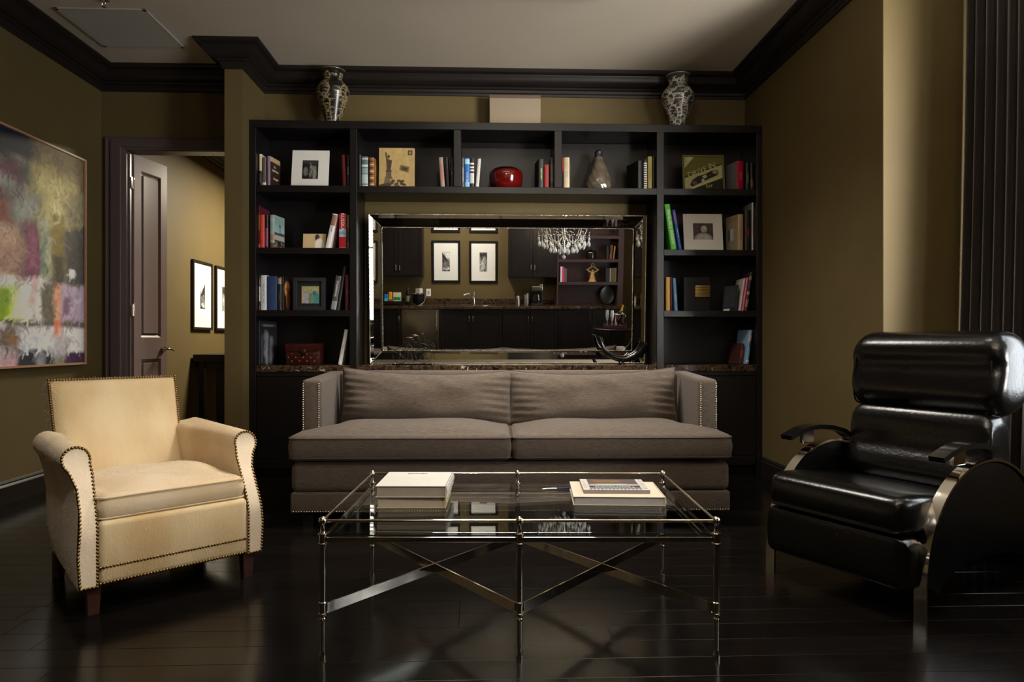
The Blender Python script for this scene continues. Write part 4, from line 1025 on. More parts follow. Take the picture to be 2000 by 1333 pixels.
# ---- marble tops
cvk = Canvas(46, 84, (24, 25, 28)); cvk.rect(.12, .95, .07, .13, (64, 64, 68), .02).rect(.30, .50, .24, .95, (120, 122, 130), .12, warp=.15).rect(.58, .78, .36, .95, (104, 106, 116), .1, warp=.15).rect(.1, .2, .3, .95, (60, 62, 70), .06)
book('tall black art book standing on the left marble top', 503, 506, 627, Z4, (36, 36, 40), art=cvk, d=.235, yaw=-17, tk=.016, front=[('FRANCESCO', TXT_G, .024, .52, .89)])
book('slim white book leaning by the leather box', 660, 667, 645, Z4, (212, 210, 206), lean=10.8, spine=('Hotel de la Mer', TXT_G, .013, .42))
book('light blue book leaning at the right end of the marble', 1461, 1468, 646, Z4, (128, 164, 196), side=-1, lean=8, yaw=14, d=.16, art=Canvas(8, 12, (112, 146, 180)), panels=((.66, .86, (190, 180, 196)), (.06, .12, (206, 206, 206))), spine=('MOBY', TXT_K, .020, .60))
book('dark brown book leaning behind the light blue one', 1444, 1450, 672, Z4, (62, 34, 28), lean=8, yaw=14, d=.16, y=5.57, panels=((.3, .7, (120, 52, 46)),))

# ---- framed things on the shelves
def leaner(name, label, cat, u0, u1, vt, z, y, fw, fmat, lean=8, th=.018, canvas=None, mat_w=0.0, cmat=M_WHITE, aw=None, ah=None, adx=0, adz=0, group=None):
    """picture standing on a shelf and leaning back; canvas is printed aw x ah in the middle of the mount."""
    x0, x1 = rayx(u0, y), rayx(u1, y); w = x1 - x0; h = (rayz((u0 + u1) / 2, vt, y) - z) / math.cos(R(lean))
    t = thing(name, label, cat, ((x0 + x1) / 2, y, z + .001 + th * math.sin(R(lean))), (R(-lean), 0, 0), group)
    if fw > 0:
        for a in ((-w / 2, w / 2, 0, fw), (-w / 2, w / 2, h - fw, h), (-w / 2, -w / 2 + fw, fw, h - fw), (w / 2 - fw, w / 2, fw, h - fw)):
            MB().rbox(a[0], a[1], 0, th, a[2], a[3], .0015, 1).build('frame_rail', fmat, t)
    MB().rbox(-w / 2 + fw, w / 2 - fw, th * .35 if fw else 0, th - .001, fw, h - fw, .001, 1).build('mount', cmat, t)
    if canvas is not None:
        link('print', print_mesh('print', canvas, aw or (w - 2 * fw), ah or (h - 2 * fw), M_PRINT), t, loc=(adx, (th * .35 if fw else 0) - .0006, h / 2 + adz))
    return t, w, h
c = Canvas(60, 70, (26, 25, 25)); c.rect(0, 1, 0, .2, (58, 56, 54), .2, warp=.2).ell(.58, .38, .12, .1, (120, 116, 110), .5).rect(.45, .75, .45, .9, (92, 88, 84), .1, warp=.2).ell(.22, .6, .14, .24, (104, 100, 96), .4).rect(.70, .86, .3, 1, (132, 128, 122), .06, warp=.1).line([(.5, .15), (.62, .5), (.5, .8)], .03, (150, 146, 140), .8).grain(.5, 16)
leaner('mounted_photograph', 'white mount with dark figure photograph on the top shelf', 'photograph', 568, 641, 291, Z1, 5.60, 0, None, 9, .006, c, aw=.128, ah=.160, adz=-.005)
c = Canvas(110, 120, (176, 150, 98)); c.grain(.18, 8, 4); c.rect(.9, 1, 0, 1, (150, 128, 84), .2, .5)
D = (74, 56, 46)
c.poly([(.17, .12), (.20, .10), (.22, .16), (.24, .27), (.30, .30), (.36, .31), (.35, .45), (.33, .56), (.22, .56), (.21, .42), (.20, .30)], D).ell(.27, .22, .035, .045, D, .3).poly([(.32, .34), (.37, .30), (.36, .38), (.33, .38)], D)
c.rect(.19, .36, .56, .60, D).rect(.20, .35, .60, .72, (98, 78, 62)).rect(.18, .37, .72, .74, D).poly([(.17, .74), (.38, .74), (.42, .92), (.06, .98), (.14, .9)], (110, 90, 74)).poly([(.02, .92), (.3, .86), (.34, 1), (.02, 1)], (72, 56, 44))
c.poly([(.60, .42), (.86, .47), (.83, .62), (.57, .56)], (110, 92, 58)).poly([(.65, .47), (.81, .50), (.79, .58), (.63, .54)], (64, 52, 34)).rect(.81, .94, .06, .18, (62, 50, 36)).ell(.875, .12, .035, .04, (140, 118, 80), .3)
for k in range(30): c.ell(RNG.uniform(.34, .80), RNG.uniform(.80, 1), RNG.uniform(.02, .06), .03, (66, 52, 40) if k % 3 else (170, 146, 96), .5)
for k in range(7): c.rect(.84, .98, .64 + .05 * k, .646 + .05 * k, (110, 92, 60), .01, .6)
leaner('keepsake_box', 'sepia box printed with a torch-bearing statue', 'box', 740, 809, 289, Z1, 5.58, 0, None, 3, .045, c, cmat=flat((170, 142, 92)))
c = Canvas(120, 112, (104, 100, 46)); c.poly([(0, .66), (1, .24), (1, .62), (0, 1.02)], (182, 180, 132)).poly([(.0, .62), (1, .19), (1, .215), (0, .655)], (28, 28, 18)).poly([(.2, 1), (1, .66), (1, 1)], (30, 30, 22)).poly([(.12, .97), (1, .58), (1, .62), (.2, .99)], (206, 204, 160))
for k in range(4): c.poly([(.0, .02 + .09 * k), (.06 + .05 * k, 0), (.12 + .05 * k, 0), (0, .06 + .10 * k)], (196, 194, 150))
c.poly([(.14, .86), (.20, .72), (.34, .60), (.56, .52), (.72, .42), (.86, .40), (.90, .48), (.86, .56), (.52, .74), (.2, .92)], (26, 26, 18)).poly([(.46, .60), (.56, .54), (.60, .62), (.50, .68)], (178, 176, 130)).ell(.80, .47, .07, .05, (150, 148, 104), .3).ell(.26, .80, .07, .06, (90, 88, 54), .3).ell(.48, .73, .04, .05, (190, 188, 150), .3).ell(.66, .56, .05, .045, (60, 60, 36), .3)
t, w, h = leaner('framed_advert', 'olive framed car advert on the top shelf', 'picture', 1335, 1417, 301, Z1, 5.60, .016, mat('olive_frame', (104, 98, 44), .4), 8, .022, c)
tm = mat('pale_sign_ink', (188, 186, 142), .5)
for ch, xx, zz, sz in (('D', -.108, .140, .070), ('R', -.070, .158, .056), ('I', -.045, .168, .056), ('V', -.018, .180, .056), ('E', .014, .192, .056), ('I', .052, .212, .066), ('N', .080, .222, .066)):
    text(ch, t, (xx, .0062, zz), (R(90), R(-16), 0), sz, tm)
text('for', t, (.045, .0062, .046), (R(90), R(-14), 0), .050, TXT_Y)
c = Canvas(60, 50, (52, 46, 44)); c.rect(0, 1, 0, .6, (70, 62, 58), .3).ell(.52, .40, .22, .30, (44, 38, 36), .3).ell(.54, .36, .15, .20, (186, 180, 172), .4).ell(.48, .34, .03, .03, (50, 44, 42), .5).ell(.62, .36, .03, .03, (50, 44, 42), .5).ell(.56, .46, .05, .03, (90, 80, 76), .5).ell(.5, .95, .42, .34, (172, 168, 160), .4).grain(.3, 12)
leaner('mounted_photograph', 'white mount with a pale portrait photograph beside the green book', 'photograph', 1336.5, 1413, 417, Z2, 5.62, 0, None, 7, .006, c, aw=.168, ah=.140, adz=.010)
c = Canvas(60, 36, (196, 172, 130)); c.rect(0, .4, 0, 1, (206, 178, 134), .3).ell(.62, .26, .10, .22, (70, 44, 48), .3).ell(.72, .72, .20, .40, (226, 218, 200), .2).poly([(.55, .9), (.62, .5), (.86, .5), (.9, 1), (.55, 1)], (228, 220, 204))
leaner('postcard', 'cream card with a figure in white on the second shelf', 'card', 591.5, 636, 457, Z2, 5.60, 0, None, 5, .010, c, cmat=flat((204, 182, 142)))
c = Canvas(60, 60, (120, 128, 100)); c.rect(0, 1, 0, .35, (150, 146, 100), .3).rect(0, 1, .4, 1, (132, 146, 140), .2).rect(.10, .34, .45, 1, (148, 140, 160), .1, warp=.2).rect(.42, .62, .4, .95, (96, 108, 70), .1, warp=.3).rect(.66, .98, .4, 1, (58, 122, 118), .1, warp=.25).ell(.72, .40, .08, .12, (40, 92, 96), .4).rect(0, .12, .2, 1, (176, 142, 110), .08).grain(.4, 14)
t, w, h = leaner('shadow_box_frame', 'deep black square frame with a small teal picture', 'picture', 572, 634, 543, Z3, 5.55, .030, mat('charcoal_frame', (38, 38, 40), .4), 1, .05, c, cmat=mat('shadow_box_black', (10, 10, 10), .6), aw=.140, ah=.140, adx=.008, adz=-.006)
# box with a gilded panel
bx_ = thing('black_box', 'black box with a ribbed gold panel on the third shelf', 'box', (rayx(1362, 5.66), 5.62, Z3))
MB().rbox(-.125, .095, 0, .10, .0, .285, .004).build('box_body', M_BLACK, bx_)
gm = MB()
for k in range(6):
    z = .118 + .0165 * k; gm.rbox(-.033 + .002 * (k % 2), .094, -.010, .004, z, z + .014, .004, 2)
gm.build('gold_panel', mat('gold_foil', (190, 160, 92), .32, metal=.8, vary=.3, vscale=40, stretch=(.3, 1, 6)), bx_, smooth=50)
# red lacquer pot with twig
rp = thing('lacquer_pot', 'round red lacquer apple-shaped pot with twig handle', 'pot', (rayx(988.5, 5.68), 5.68, Z1))
r_ = .140
MB().lathe([(.001, 0), (.085, 0), (.105, .012), (.126, .05), (.139, .10), (.140, .135), (.132, .160), (.112, .174), (.086, .180)], 40).build('body', mat('red_lacquer', (82, 9, 8), .12, coat=.6, vary=.12, vscale=5), rp, smooth=50)
MB().lathe([(.001, .168), (.112, .176), (.100, .186), (.060, .190), (.02, .186), (.001, .184)], 36).build('lid', mat('black_lacquer', (14, 10, 9), .12, coat=.6), rp, smooth=50)
MB().tube([(-.052, 0, .203), (-.03, 0, .196), (0, 0, .186), (.03, 0, .197), (.056, 0, .200)], [.0025, .0035, .0045, .0035, .002], 8).tube([(0, 0, .183), (.002, 0, .205)], .003, 6).build('twig', mat('green_twig', (122, 124, 50), .5), rp, smooth=50)
# pressed glass decanter
ur = thing('glass_decanter', 'gourd-shaped pressed glass decanter with dark stopper', 'decanter', (rayx(1169, 5.70), 5.70, Z1))
pf = [(.001, 0), (.085, 0), (.106, .015), (.113, .05), (.108, .10), (.094, .15), (.074, .20), (.055, .25), (.042, .285), (.040, .295)]
nn = 56; vs = []; fs = []; P_ = []
for k in range(len(pf) - 1):
    for j in range(5): P_.append((pf[k][0] + (pf[k + 1][0] - pf[k][0]) * j / 5, pf[k][1] + (pf[k + 1][1] - pf[k][1]) * j / 5))
P_.append(pf[-1])
m_ = MB().lathe(P_, nn)
def bumpy(p):
    x, y, z = p; a = math.atan2(y, x); r = math.hypot(x, y); k = 1 + .035 * math.sin(9 * a + 26 * z) * math.sin(52 * z + 3 * a) if r > .03 else 1
    return (x * k, y * k, z)
m_.v = [bumpy(p) for p in m_.v]
m_.build('body', mat('smoky_pressed_glass', (82, 73, 62), .10, spec=.8, vary=.35, vscale=16, bump=.6, bscale=26, coat=.5), ur, smooth=70)
MB().lathe([(.001, .29), (.036, .29), (.038, .305), (.030, .325), (.034, .34), (.022, .356), (.001, .360)], 24).build('stopper', mat('dark_stopper', (34, 34, 40), .3), ur, smooth=50)
# buttoned leather box
lb = thing('leather_box', 'small buttoned burgundy leather chest with flap', 'box', (rayx(592, 5.60), 5.60, Z4))
M_BURG = mat('burgundy_leather', (50, 17, 15), .2, vary=.25, vscale=14, bump=.2, bscale=90)
MB().rbox(-.138, .138, 0, .15, 0, .120, .006, 2).build('body', M_BURG, lb, smooth=40)
MB().prism([(-.006, .112), (-.008, .150), (.006, .170), (.04, .176), (.11, .176), (.145, .170), (.155, .15), (.153, .112)], 'x', -.142, .142).build('lid', M_BURG, lb, smooth=35)
bt = MB(); sm_ = MB()
for k, z in enumerate((.088, .060, .030)):
    for j in range(4 if k % 2 == 0 else 5):
        x = (-.09 + .06 * j) if k % 2 == 0 else (-.12 + .06 * j); bt.dome((x, -.001, z), (0, -1, 0), .006, 8)
bt.build('button', mat('brass_button', (150, 120, 84), .3, metal=.7), lb, smooth=60, kind='stuff')
for x in (-.06, .0, .06): sm_.tube([(x - .03, -.0005, .10), (x + .03, -.0005, .03)], .0015, 5).tube([(x + .03, -.0005, .10), (x - .03, -.0005, .03)], .0015, 5)
sm_.build('quilt_seam', M_BURG, lb)
MB().lathe([(.001, 0), (.026, 0), (.026, .004), (.018, .008), (.001, .009)], 20).xf(Matrix.Translation((0, -.006, .106)) @ Matrix.Rotation(R(90), 4, 'X')).build('clasp', mat('dark_bronze', (60, 44, 34), .35, metal=.8), lb, smooth=40)

# ---- wire bicycle ornament and horn on the marble in front of the mirror
M_WIRE = mat('dark_wire', (70, 66, 60), .3, metal=.9)
wb_ = thing('bicycle_ornament', 'dark wire bicycle ornament on the marble before the mirror', 'ornament', (rayx(806, 5.60), 5.60, Z4), 0)
MB().rbox(-.165, .165, -.035, .035, 0, .010, .003).build('base', M_BLKWOOD, wb_)
def ring(cx, cz, r, n=28): return [(cx + r * math.cos(2 * PI * k / n), 0, cz + r * math.sin(2 * PI * k / n)) for k in range(n)]
for cx, r in ((-.098, .064), (.088, .064)):
    w_ = MB().tube(ring(cx, .010 + r + .002, r), .0022, 6, closed=True)
    for k in range(8): a = 2 * PI * k / 8 + .2; w_.tube([(cx, 0, .076), (cx + r * math.cos(a), 0, .076 + r * math.sin(a))], .0009, 5)
    w_.sphere((cx, 0, .076), .005, 8, 6); w_.build('wheel', M_WIRE, wb_, smooth=60)
f_ = MB()
f_.tube([(-.098, 0, .076), (-.005, 0, .072), (-.045, 0, .155), (-.098, 0, .076)], .0022, 6).tube([(-.005, 0, .072), (.062, 0, .165), (-.045, 0, .155)], .0022, 6).tube([(.088, 0, .076), (.070, 0, .15), (.056, 0, .205)], .0024, 6)
f_.tube([(-.09, .0, .148), (-.07, 0, .176), (-.04, 0, .182), (-.01, 0, .150), (-.005, 0, .12)], .0018, 6).tube([(.06, 0, .17), (.09, 0, .172), (.135, 0, .148), (.152, 0, .11)], .0018, 6).tube([(-.005, 0, .072), (-.005, 0, .04)], .0016, 6).tube([(-.018, 0, .04), (.010, 0, .04)], .002, 6)
f_.tube([(-.075, .02, .205), (-.075, .02, .18), (.02, .02, .18), (.02, .02, .205)], .0012, 5).tube([(-.075, -.02, .205), (-.075, -.02, .18), (.02, -.02, .18), (.02, -.02, .205)], .0012, 5).tube([(-.03, 0, .156), (-.03, 0, .215)], .0018, 6)
f_.build('frame', M_WIRE, wb_, smooth=60)
MB().tube([(.056, 0, .205), (.045, .0, .222), (.052, .045, .236), (.012, .055, .232)], .002, 6).tube([(.045, 0, .222), (.052, -.045, .236), (.012, -.055, .232)], .002, 6).sphere((.012, .055, .232), .0045, 8, 6).sphere((.012, -.055, .232), .0045, 8, 6).build('handlebar', M_WIRE, wb_, smooth=60)
MB().lathe([(.001, 0), (.014, 0), (.022, .008), (.014, .014), (.001, .015)], 16).xf(Matrix.Translation((-.03, 0, .212)) @ Matrix.Diagonal((1.5, .8, 1, 1))).build('saddle', mat('bronze_saddle', (110, 92, 70), .35, metal=.6), wb_, smooth=50)
hn = thing('horn_sculpture', 'glossy black drinking horn ornament on the marble before the mirror', 'ornament', (rayx(1213, 5.62), 5.62, Z4), 0)
pts = []; rad = []
M_HORN = mat('polished_black_horn', (10, 9, 9), .08, coat=.5)
for k in range(25):
    t_ = k / 24; a = R(-168 + 152 * t_); rr = .150 + .028 * t_
    pts.append((rr * 1.03 * math.cos(a) - .01 + .03 * t_, 0, .205 + rr * 1.02 * math.sin(a) + .015 * t_)); rad.append(.014 + .032 * t_ ** 1.2)
pts = [(-.195, 0, .205), (-.185, 0, .225), (-.172, 0, .222)] + pts; rad = [.005, .011, .014] + rad
MB().tube(pts, rad, 16).build('horn', M_HORN, hn, smooth=60)
e_ = Vector(pts[-1]); d_ = (e_ - Vector(pts[-2])).normalized()
MB().tube([e_ - d_ * .004, e_ + d_ * .006], .0475, 18).build('rim', M_HORN, hn, smooth=40)
MB().lathe([(.001, 0), (.036, 0), (.036, .006), (.024, .012), (.018, .025), (.020, .034), (.001, .036)], 24).build('foot', M_HORN, hn, smooth=40)

# ---- vases and the pale panel on top of the bookcase
def vine(cv, seedv, ink):
    rg = random.Random(seedv)
    def curl(x, y, a, r, turn, n=16, wd=.006):
        pts = [(x, y)]
        for k in range(n):
            x += r * math.cos(a); y += r * .62 * math.sin(a); a += turn * (1 + k * .09); pts.append((x, y))
        cv.line(pts, wd, ink, .95, 1.6); return pts
    def leaf(x, y, a, s): cv.line([(x, y), (x + s * math.cos(a), y + s * .62 * math.sin(a))], s * .26, ink, .95, 1.6)
    for s0 in range(11):
        x = (s0 + .5) / 11 + rg.uniform(-.02, .02); y = .97; a = -PI / 2 + rg.uniform(-.3, .3); turn = rg.choice((-1, 1)) * .10
        pts = [(x, y)]
        for k in range(49):
            x += .022 * math.cos(a); y += .022 * .9 * math.sin(a); a += turn; pts.append((x, y))
            if a > -PI / 2 + .7: turn = -.11
            if a < -PI / 2 - .7: turn = .11
            if k % 3 == 1:
                sg = rg.choice((-1, 1)); cpt = curl(x, y, a + sg * 1.0, .007, sg * .22, 14, .0045)
                leaf(*cpt[7], a + sg * 2.0, .028); leaf(*cpt[-1], a + sg * .4, .020)
            else: leaf(x, y, a + rg.choice((-1, 1)) * .9, .032)
        cv.line(pts, .0065, ink, 1, 1.6)
def vase(label, u, y, ink, ground, seedv):
    t = thing('vase', label, 'vase', (rayx(u, y), y, 2.8625), R(20 + seedv), 'patterned vases on the bookcase')
    prof = [(.052, 0), (.058, .004), (.066, .05), (.088, .12), (.116, .20), (.132, .255), (.134, .285), (.122, .320), (.098, .345), (.080, .365), (.074, .385), (.078, .405), (.092, .430), (.102, .444), (.103, .450), (.096, .450)]
    P2 = []
    for (a, b), (c2, d2) in zip(prof[:-1], prof[1:]):
        k = max(1, int(math.hypot(c2 - a, d2 - b) / .004))
        for j in range(k): P2.append((a + (c2 - a) * j / k, b + (d2 - b) * j / k))
    P2.append(prof[-1]); n = 190; m = len(P2)
    cv = Canvas(n, m, ground); vine(cv, seedv, ink); cv.ell(.40, .38, .05, .045, ink, .3); cv.rect(0, 1, 0, .02, ink, .01, .5)
    mb = MB().lathe(P2, n, cap=False); me = mb.mesh('vase_body', 60)
    ca = me.color_attributes.new('Col', 'FLOAT_COLOR', 'POINT'); arr = np.ones((n, m, 4), 'f')
    arr[..., :3] = cv.a[::-1].transpose(1, 0, 2); ca.data.foreach_set('color', arr.ravel()); me.materials.append(attr_mat('vase_glaze', .3, coat=.3))
    link('vase_body', me, t)
    MB().lathe([(.001, .006), (.05, .006), (.052, .0), (.001, .0)], 30).build('vase_foot', flat(ground), t)
    return t
vase('black vase with tan vine pattern above the left bays', 650, 5.64, (148, 132, 100), (22, 18, 13), 4)
vase('dark grey vase with white vine pattern above the right bays', 1324, 5.64, (204, 198, 186), (58, 56, 52), 9)
pb = thing('wall_speaker', 'blank cream rectangular speaker box above the bookcase', 'speaker', (rayx(1006, 5.74), 5.74, 2.8625))
MB().rbox(-.215, .215, 0, .12, 0, .285, .004).build('box_face', mat('cream_plastic', (136, 120, 100), .6), pb)
MB().rbox(-.217, .217, .002, .125, .2855, .312, .003).build('box_top', mat('brown_band', (88, 72, 60), .6), pb)  # shadow under the crown, put into the top strip's colour

# ================================================================== ABSTRACT PAINTING ON THE LEFT WALL
pt = thing('abstract_painting', 'large framed abstract oil painting on the left wall', 'painting', (XL, 4.57, .915), R(90))
PW, PH = 2.04, 1.635
cv = Canvas(480, 360, (116, 112, 104))
vx = lambda a: .49 + .50 * a      # a: 0..1 across the part in view, left to right
def pr(a0, a1, b0, b1, col, soft=.02, op=1.0, warp=.05, s=1): cv.rect(vx(a0) if a0 > 0 else -.1, vx(a1), b0, b1, col, soft, op, warp, s)
cv.rect(-.1, .5, -.1, 1.1, (92, 84, 86), .05); cv.rect(-.1, .3, .5, 1.1, (150, 140, 130), .1, 1, .1); cv.rect(.1, .45, .1, .5, (110, 70, 80), .1, .8, .12, 7)
pr(0, .48, -.1, .12, (24, 28, 36), .03, 1, .06, 2); pr(.1, .55, .10, .22, (54, 54, 54), .05, 1, .08, 3); pr(0, .30, .14, .30, (84, 38, 60), .04, 1, .10, 4); pr(.05, .2, .18, .24, (140, 142, 134), .04, .8, .06, 5)
pr(0, .18, .30, .40, (122, 60, 48), .05, .9, .10, 6); pr(.15, .48, .22, .46, (104, 108, 100), .06, .9, .12, 7); pr(.2, .4, .24, .34, (150, 152, 142), .05, .7, .12, 8); pr(.46, 1.1, -.1, .16, (96, 80, 52), .05, 1, .10, 9)
pr(.46, .96, .10, .40, (148, 134, 84), .06, .95, .14, 10); pr(.5, .8, .14, .34, (186, 172, 116), .05, .75, .16, 11); pr(.55, .75, .24, .30, (206, 194, 142), .03, .6, .2, 12); pr(.8, 1.1, .18, .38, (112, 104, 82), .06, .8, .1, 13)
pr(0, .32, .40, .64, (158, 124, 108), .06, .95, .10, 14); pr(.02, .2, .42, .5, (186, 152, 132), .05, .7, .1, 15); pr(.30, .50, .38, .62, (112, 60, 82), .04, .95, .08, 16); pr(.36, .42, .40, .58, (142, 84, 108), .02, .7, .06, 17)
pr(.49, .62, .34, .62, (158, 160, 132), .03, 1, .06, 18); pr(.62, .78, .30, .60, (124, 106, 44), .03, .95, .08, 19); pr(.76, 1.1, .34, .64, (66, 62, 60), .03, 1, .08, 20); pr(.66, .78, .50, .66, (58, 56, 52), .03, .9, .06, 21)
pr(.54, .62, .42, .60, (62, 88, 92), .03, .6, .12, 22); pr(0, .55, .62, .80, (214, 210, 204), .03, 1, .06, 23); pr(0, .26, .66, .82, (138, 166, 24), .03, 1, .07, 24); pr(.06, .14, .68, .78, (112, 136, 60), .03, .7, .08, 25); pr(.2, .36, .68, .8, (226, 226, 180), .04, .8, .06, 26)
pr(.36, .44, .62, .76, (190, 130, 140), .02, .6, .06, 27); pr(.50, .64, .62, .80, (98, 92, 80), .02, 1, .06, 28); pr(.64, .74, .62, .86, (224, 150, 118), .02, 1, .05, 29); pr(.72, 1.1, .62, .80, (164, 146, 168), .02, 1, .05, 30); pr(.76, .86, .68, .76, (104, 70, 96), .02, .8, .05, 31)
pr(0, 1.1, .80, .835, (84, 74, 78), .02, .9, .04, 32); pr(0, 1.1, .83, .96, (206, 204, 212), .02, 1, .04, 33); pr(0, .28, .84, .94, (96, 74, 58), .04, .9, .10, 34); pr(.1, .2, .88, .92, (150, 100, 44), .02, .7, .1, 35); pr(.26, .66, .93, 1.1, (40, 42, 48), .02, 1, .05, 36)
pr(.62, .82, .88, .96, (150, 146, 150), .03, .8, .06, 37); pr(0, .26, .95, 1.1, (176, 140, 150), .03, 1, .05, 38); pr(.78, 1.1, .95, 1.1, (56, 34, 60), .02, 1, .04, 39); pr(.44, .52, .95, 1.05, (140, 146, 156), .02, .8, .05, 40); pr(.66, .72, .80, .86, (222, 110, 60), .02, .9, .05, 41); pr(.82, .90, .55, .59, (214, 216, 220), .01, 1, .02, 42)
rg = random.Random(5)
for k in range(1500):
    x = rg.uniform(.4, 1); y = rg.uniform(0, 1); iy, ix = int(y * 359), int(x * 479); cc = cv.a[iy, ix] * rg.choice((.55, .7, .85, 1.15, 1.3)); L_ = rg.uniform(.012, .05); a = rg.choice((PI / 2, PI / 2, .2, 1.0, 2.2)) + rg.uniform(-.3, .3)
    srgb = tuple(min(255, 255 * (12.92 * v if v < .0031 else 1.055 * v ** (1 / 2.4) - .055)) for v in np.clip(cc, 0, 1))
    cv.line([(x, y), (x + L_ * .5 * math.cos(a), y + L_ * .5 * math.sin(a)), (x + L_ * math.cos(a + .3), y + L_ * math.sin(a + .3))], rg.uniform(.002, .008), srgb, .55, .8)
cv.grain(.16, 40, 6); cv.a = np.clip(cv.a * 1.55, 0, .86)
me = print_mesh('canvas', cv, PW - .03, PH - .03, M_PAINTING)
# thing's x axis runs along +y of the room; the picture faces +x of the room
link('canvas', me, pt, loc=(0, -.034, PH / 2))
M_PF = mat('natural_wood_frame', (176, 132, 96), .5, vary=.1, vscale=20)
for a in ((-PW / 2, PW / 2, 0, .014), (-PW / 2, PW / 2, PH - .014, PH), (-PW / 2, -PW / 2 + .014, .014, PH - .014), (PW / 2 - .014, PW / 2, .014, PH - .014)):
    MB().box(a[0], a[1], -.045, -.001, a[2], a[3]).build('frame_rail', M_PF, pt)
MB().box(-PW / 2 + .014, PW / 2 - .014, -.033, -.002, .014, PH - .014).build('stretcher', M_WHITE, pt)

# ================================================================== CURTAIN
cu_ = thing('curtain', 'dark brown pleated floor-length curtain beside the window', 'curtain', (0, 0, 0))
def curtain_sheet(y0, y1, x, z0, z1, pleats, amp, seedv):
    rg = np.random.default_rng(seedv); n = pleats * 14; nz = 14; ph = rg.uniform(.8, 1.2, pleats + 1); vs = []; fs = []
    for j in range(nz + 1):
        t = j / nz; z = z0 + (z1 - z0) * t; spread = 1.0 + .04 * (1 - t)
        for i in range(n + 1):
            s = i / n; k = min(pleats - 1, int(s * pleats)); a = 2 * PI * s * pleats
            yy = y1 - (y1 - y0) * s * spread + .012 * math.sin(2 * a + 1) ; xx = x + amp * ph[k] * (math.sin(a) + .25 * math.sin(2 * a + .8)) * (.9 + .25 * (1 - t)) - .07 * (1 - t) ** 1.6
            vs.append((xx, yy, z))
    for j in range(nz):
        for i in range(n): a = j * (n + 1) + i; fs.append((a, a + 1, a + n + 2, a + n + 1))
    return MB().add(vs, fs)
M_CURT = mat('dark_brown_satin', (40, 33, 31), .42, spec=.35, sheen=.3, vary=.12, vscale=30, stretch=(4, 4, .3), bump=.1, bscale=200)
cs = curtain_sheet(3.245, 3.755, 2.705, .012, 3.21, 7, .034, 5).build('panel', M_CURT, cu_, smooth=80)
sd_ = cs.modifiers.new('thick', 'SOLIDIFY'); sd_.thickness = .004
MB().tube([(2.715, .2, 3.235), (2.715, 3.78, 3.235)], .016, 12).sphere((2.715, .17, 3.235), .03).build('rod', M_BLACK, cu_, smooth=50)
for k in range(9): 
    yy = 3.74 - .055 * k; MB().tube([(2.715 + .024 * math.cos(q * PI / 8), yy, 3.235 + .024 * math.sin(q * PI / 8)) for q in range(16)], .003, 6, closed=True).build('ring', M_BLACK, cu_, smooth=60)
for yy in (.3, 3.77): MB().box(2.705, WX, yy - .01, yy + .01, 3.22, 3.25).build('bracket', M_BLACK, cu_)

# ================================================================== NEXT ROOM (seen through the door)
def framed(name, label, cat, loc, rotz, w, h, fw, canvas, aw, ah, group=None, adz=0.0, th=.03):
    t = thing(name, label, cat, loc, rotz, group)
    for a in ((-w / 2, w / 2, 0, fw), (-w / 2, w / 2, h - fw, h), (-w / 2, -w / 2 + fw, fw, h - fw), (w / 2 - fw, w / 2, fw, h - fw)):
        MB().rbox(a[0], a[1], -th, -.001, a[2], a[3], .002, 1).build('frame_rail', M_BLACK, t)
    MB().box(-w / 2 + fw, w / 2 - fw, -.018, -.002, fw, h - fw).build('mount', M_WHITE, t)
    link('print', print_mesh('print', canvas, aw, ah, M_PRINT), t, loc=(0, -.0186, h / 2 + adz))
    return t
def bw(seedv, kind=0):
    c = Canvas(26, 60, (150, 148, 146)); c.rect(0, 1, 0, .35, (206, 204, 200) if kind == 0 else (54, 52, 50), .1, warp=.2, seedv=seedv)
    if kind == 0: c.poly([(0, .55), (1, .02), (1, 1), (0, 1)], (38, 36, 36)).rect(.1, .9, .5, .8, (120, 118, 114), .2, warp=.5, seedv=seedv).rect(.1, .9, .82, .9, (206, 204, 200), .1, warp=.2, seedv=seedv)
    else: c.rect(0, 1, .3, 1, (120, 118, 112), .1, warp=.5, seedv=seedv).rect(.2, .8, .4, .9, (196, 192, 184), .2, .7, .6, seedv + 3)
    return c.grain(.9, 9, seedv)
framed('framed_print', 'nearer black framed print on the wall beyond the door', 'picture', (XL, 7.885, 1.228), R(90), .53, .775, .028, bw(2), .13, .30, 'framed prints beyond the door')
framed('framed_print', 'farther black framed print partly hidden by the wall end beyond the door', 'picture', (XL, 8.525, 1.228), R(90), .53, .775, .028, bw(5, 1), .13, .30, 'framed prints beyond the door')
cn = thing('console_table', 'dark wooden console table beyond the open door', 'table', (XL + .02, 7.62, 0))
MB().rbox(0, .40, 0, 1.35, .87, .952, .006).build('top', mat('dark_console_wood', (30, 24, 18), .4), cn)
for x, y in ((.035, .08), (.33, .08), (.035, 1.25), (.33, 1.25)): MB().rbox(x, x + .055 if y < .5 and x < .1 else x + .06, y, y + .06, 0, .87, .003).build('leg', mat('dark_console_wood', (30, 24, 18), .4), cn)
MB().box(.05, .38, .10, 1.28, .80, .87).build('apron', mat('dark_console_wood', (30, 24, 18), .4), cn)
MB().rbox(.19, .37, .16, .30, .02, .80, .004).build('inner_panel', mat('dark_console_wood', (30, 24, 18), .4), cn)
nl_ = thing('ceiling_lamp', 'flush round ceiling lamp in the next room', 'lamp', (-1.9, 8.3, CEIL))
MB().lathe([(.001, -.005), (.37, -.005), (.37, -.06), (.36, -.07)], 32, cap=False).build('lamp_drum', M_PLATE, nl_, smooth=40)

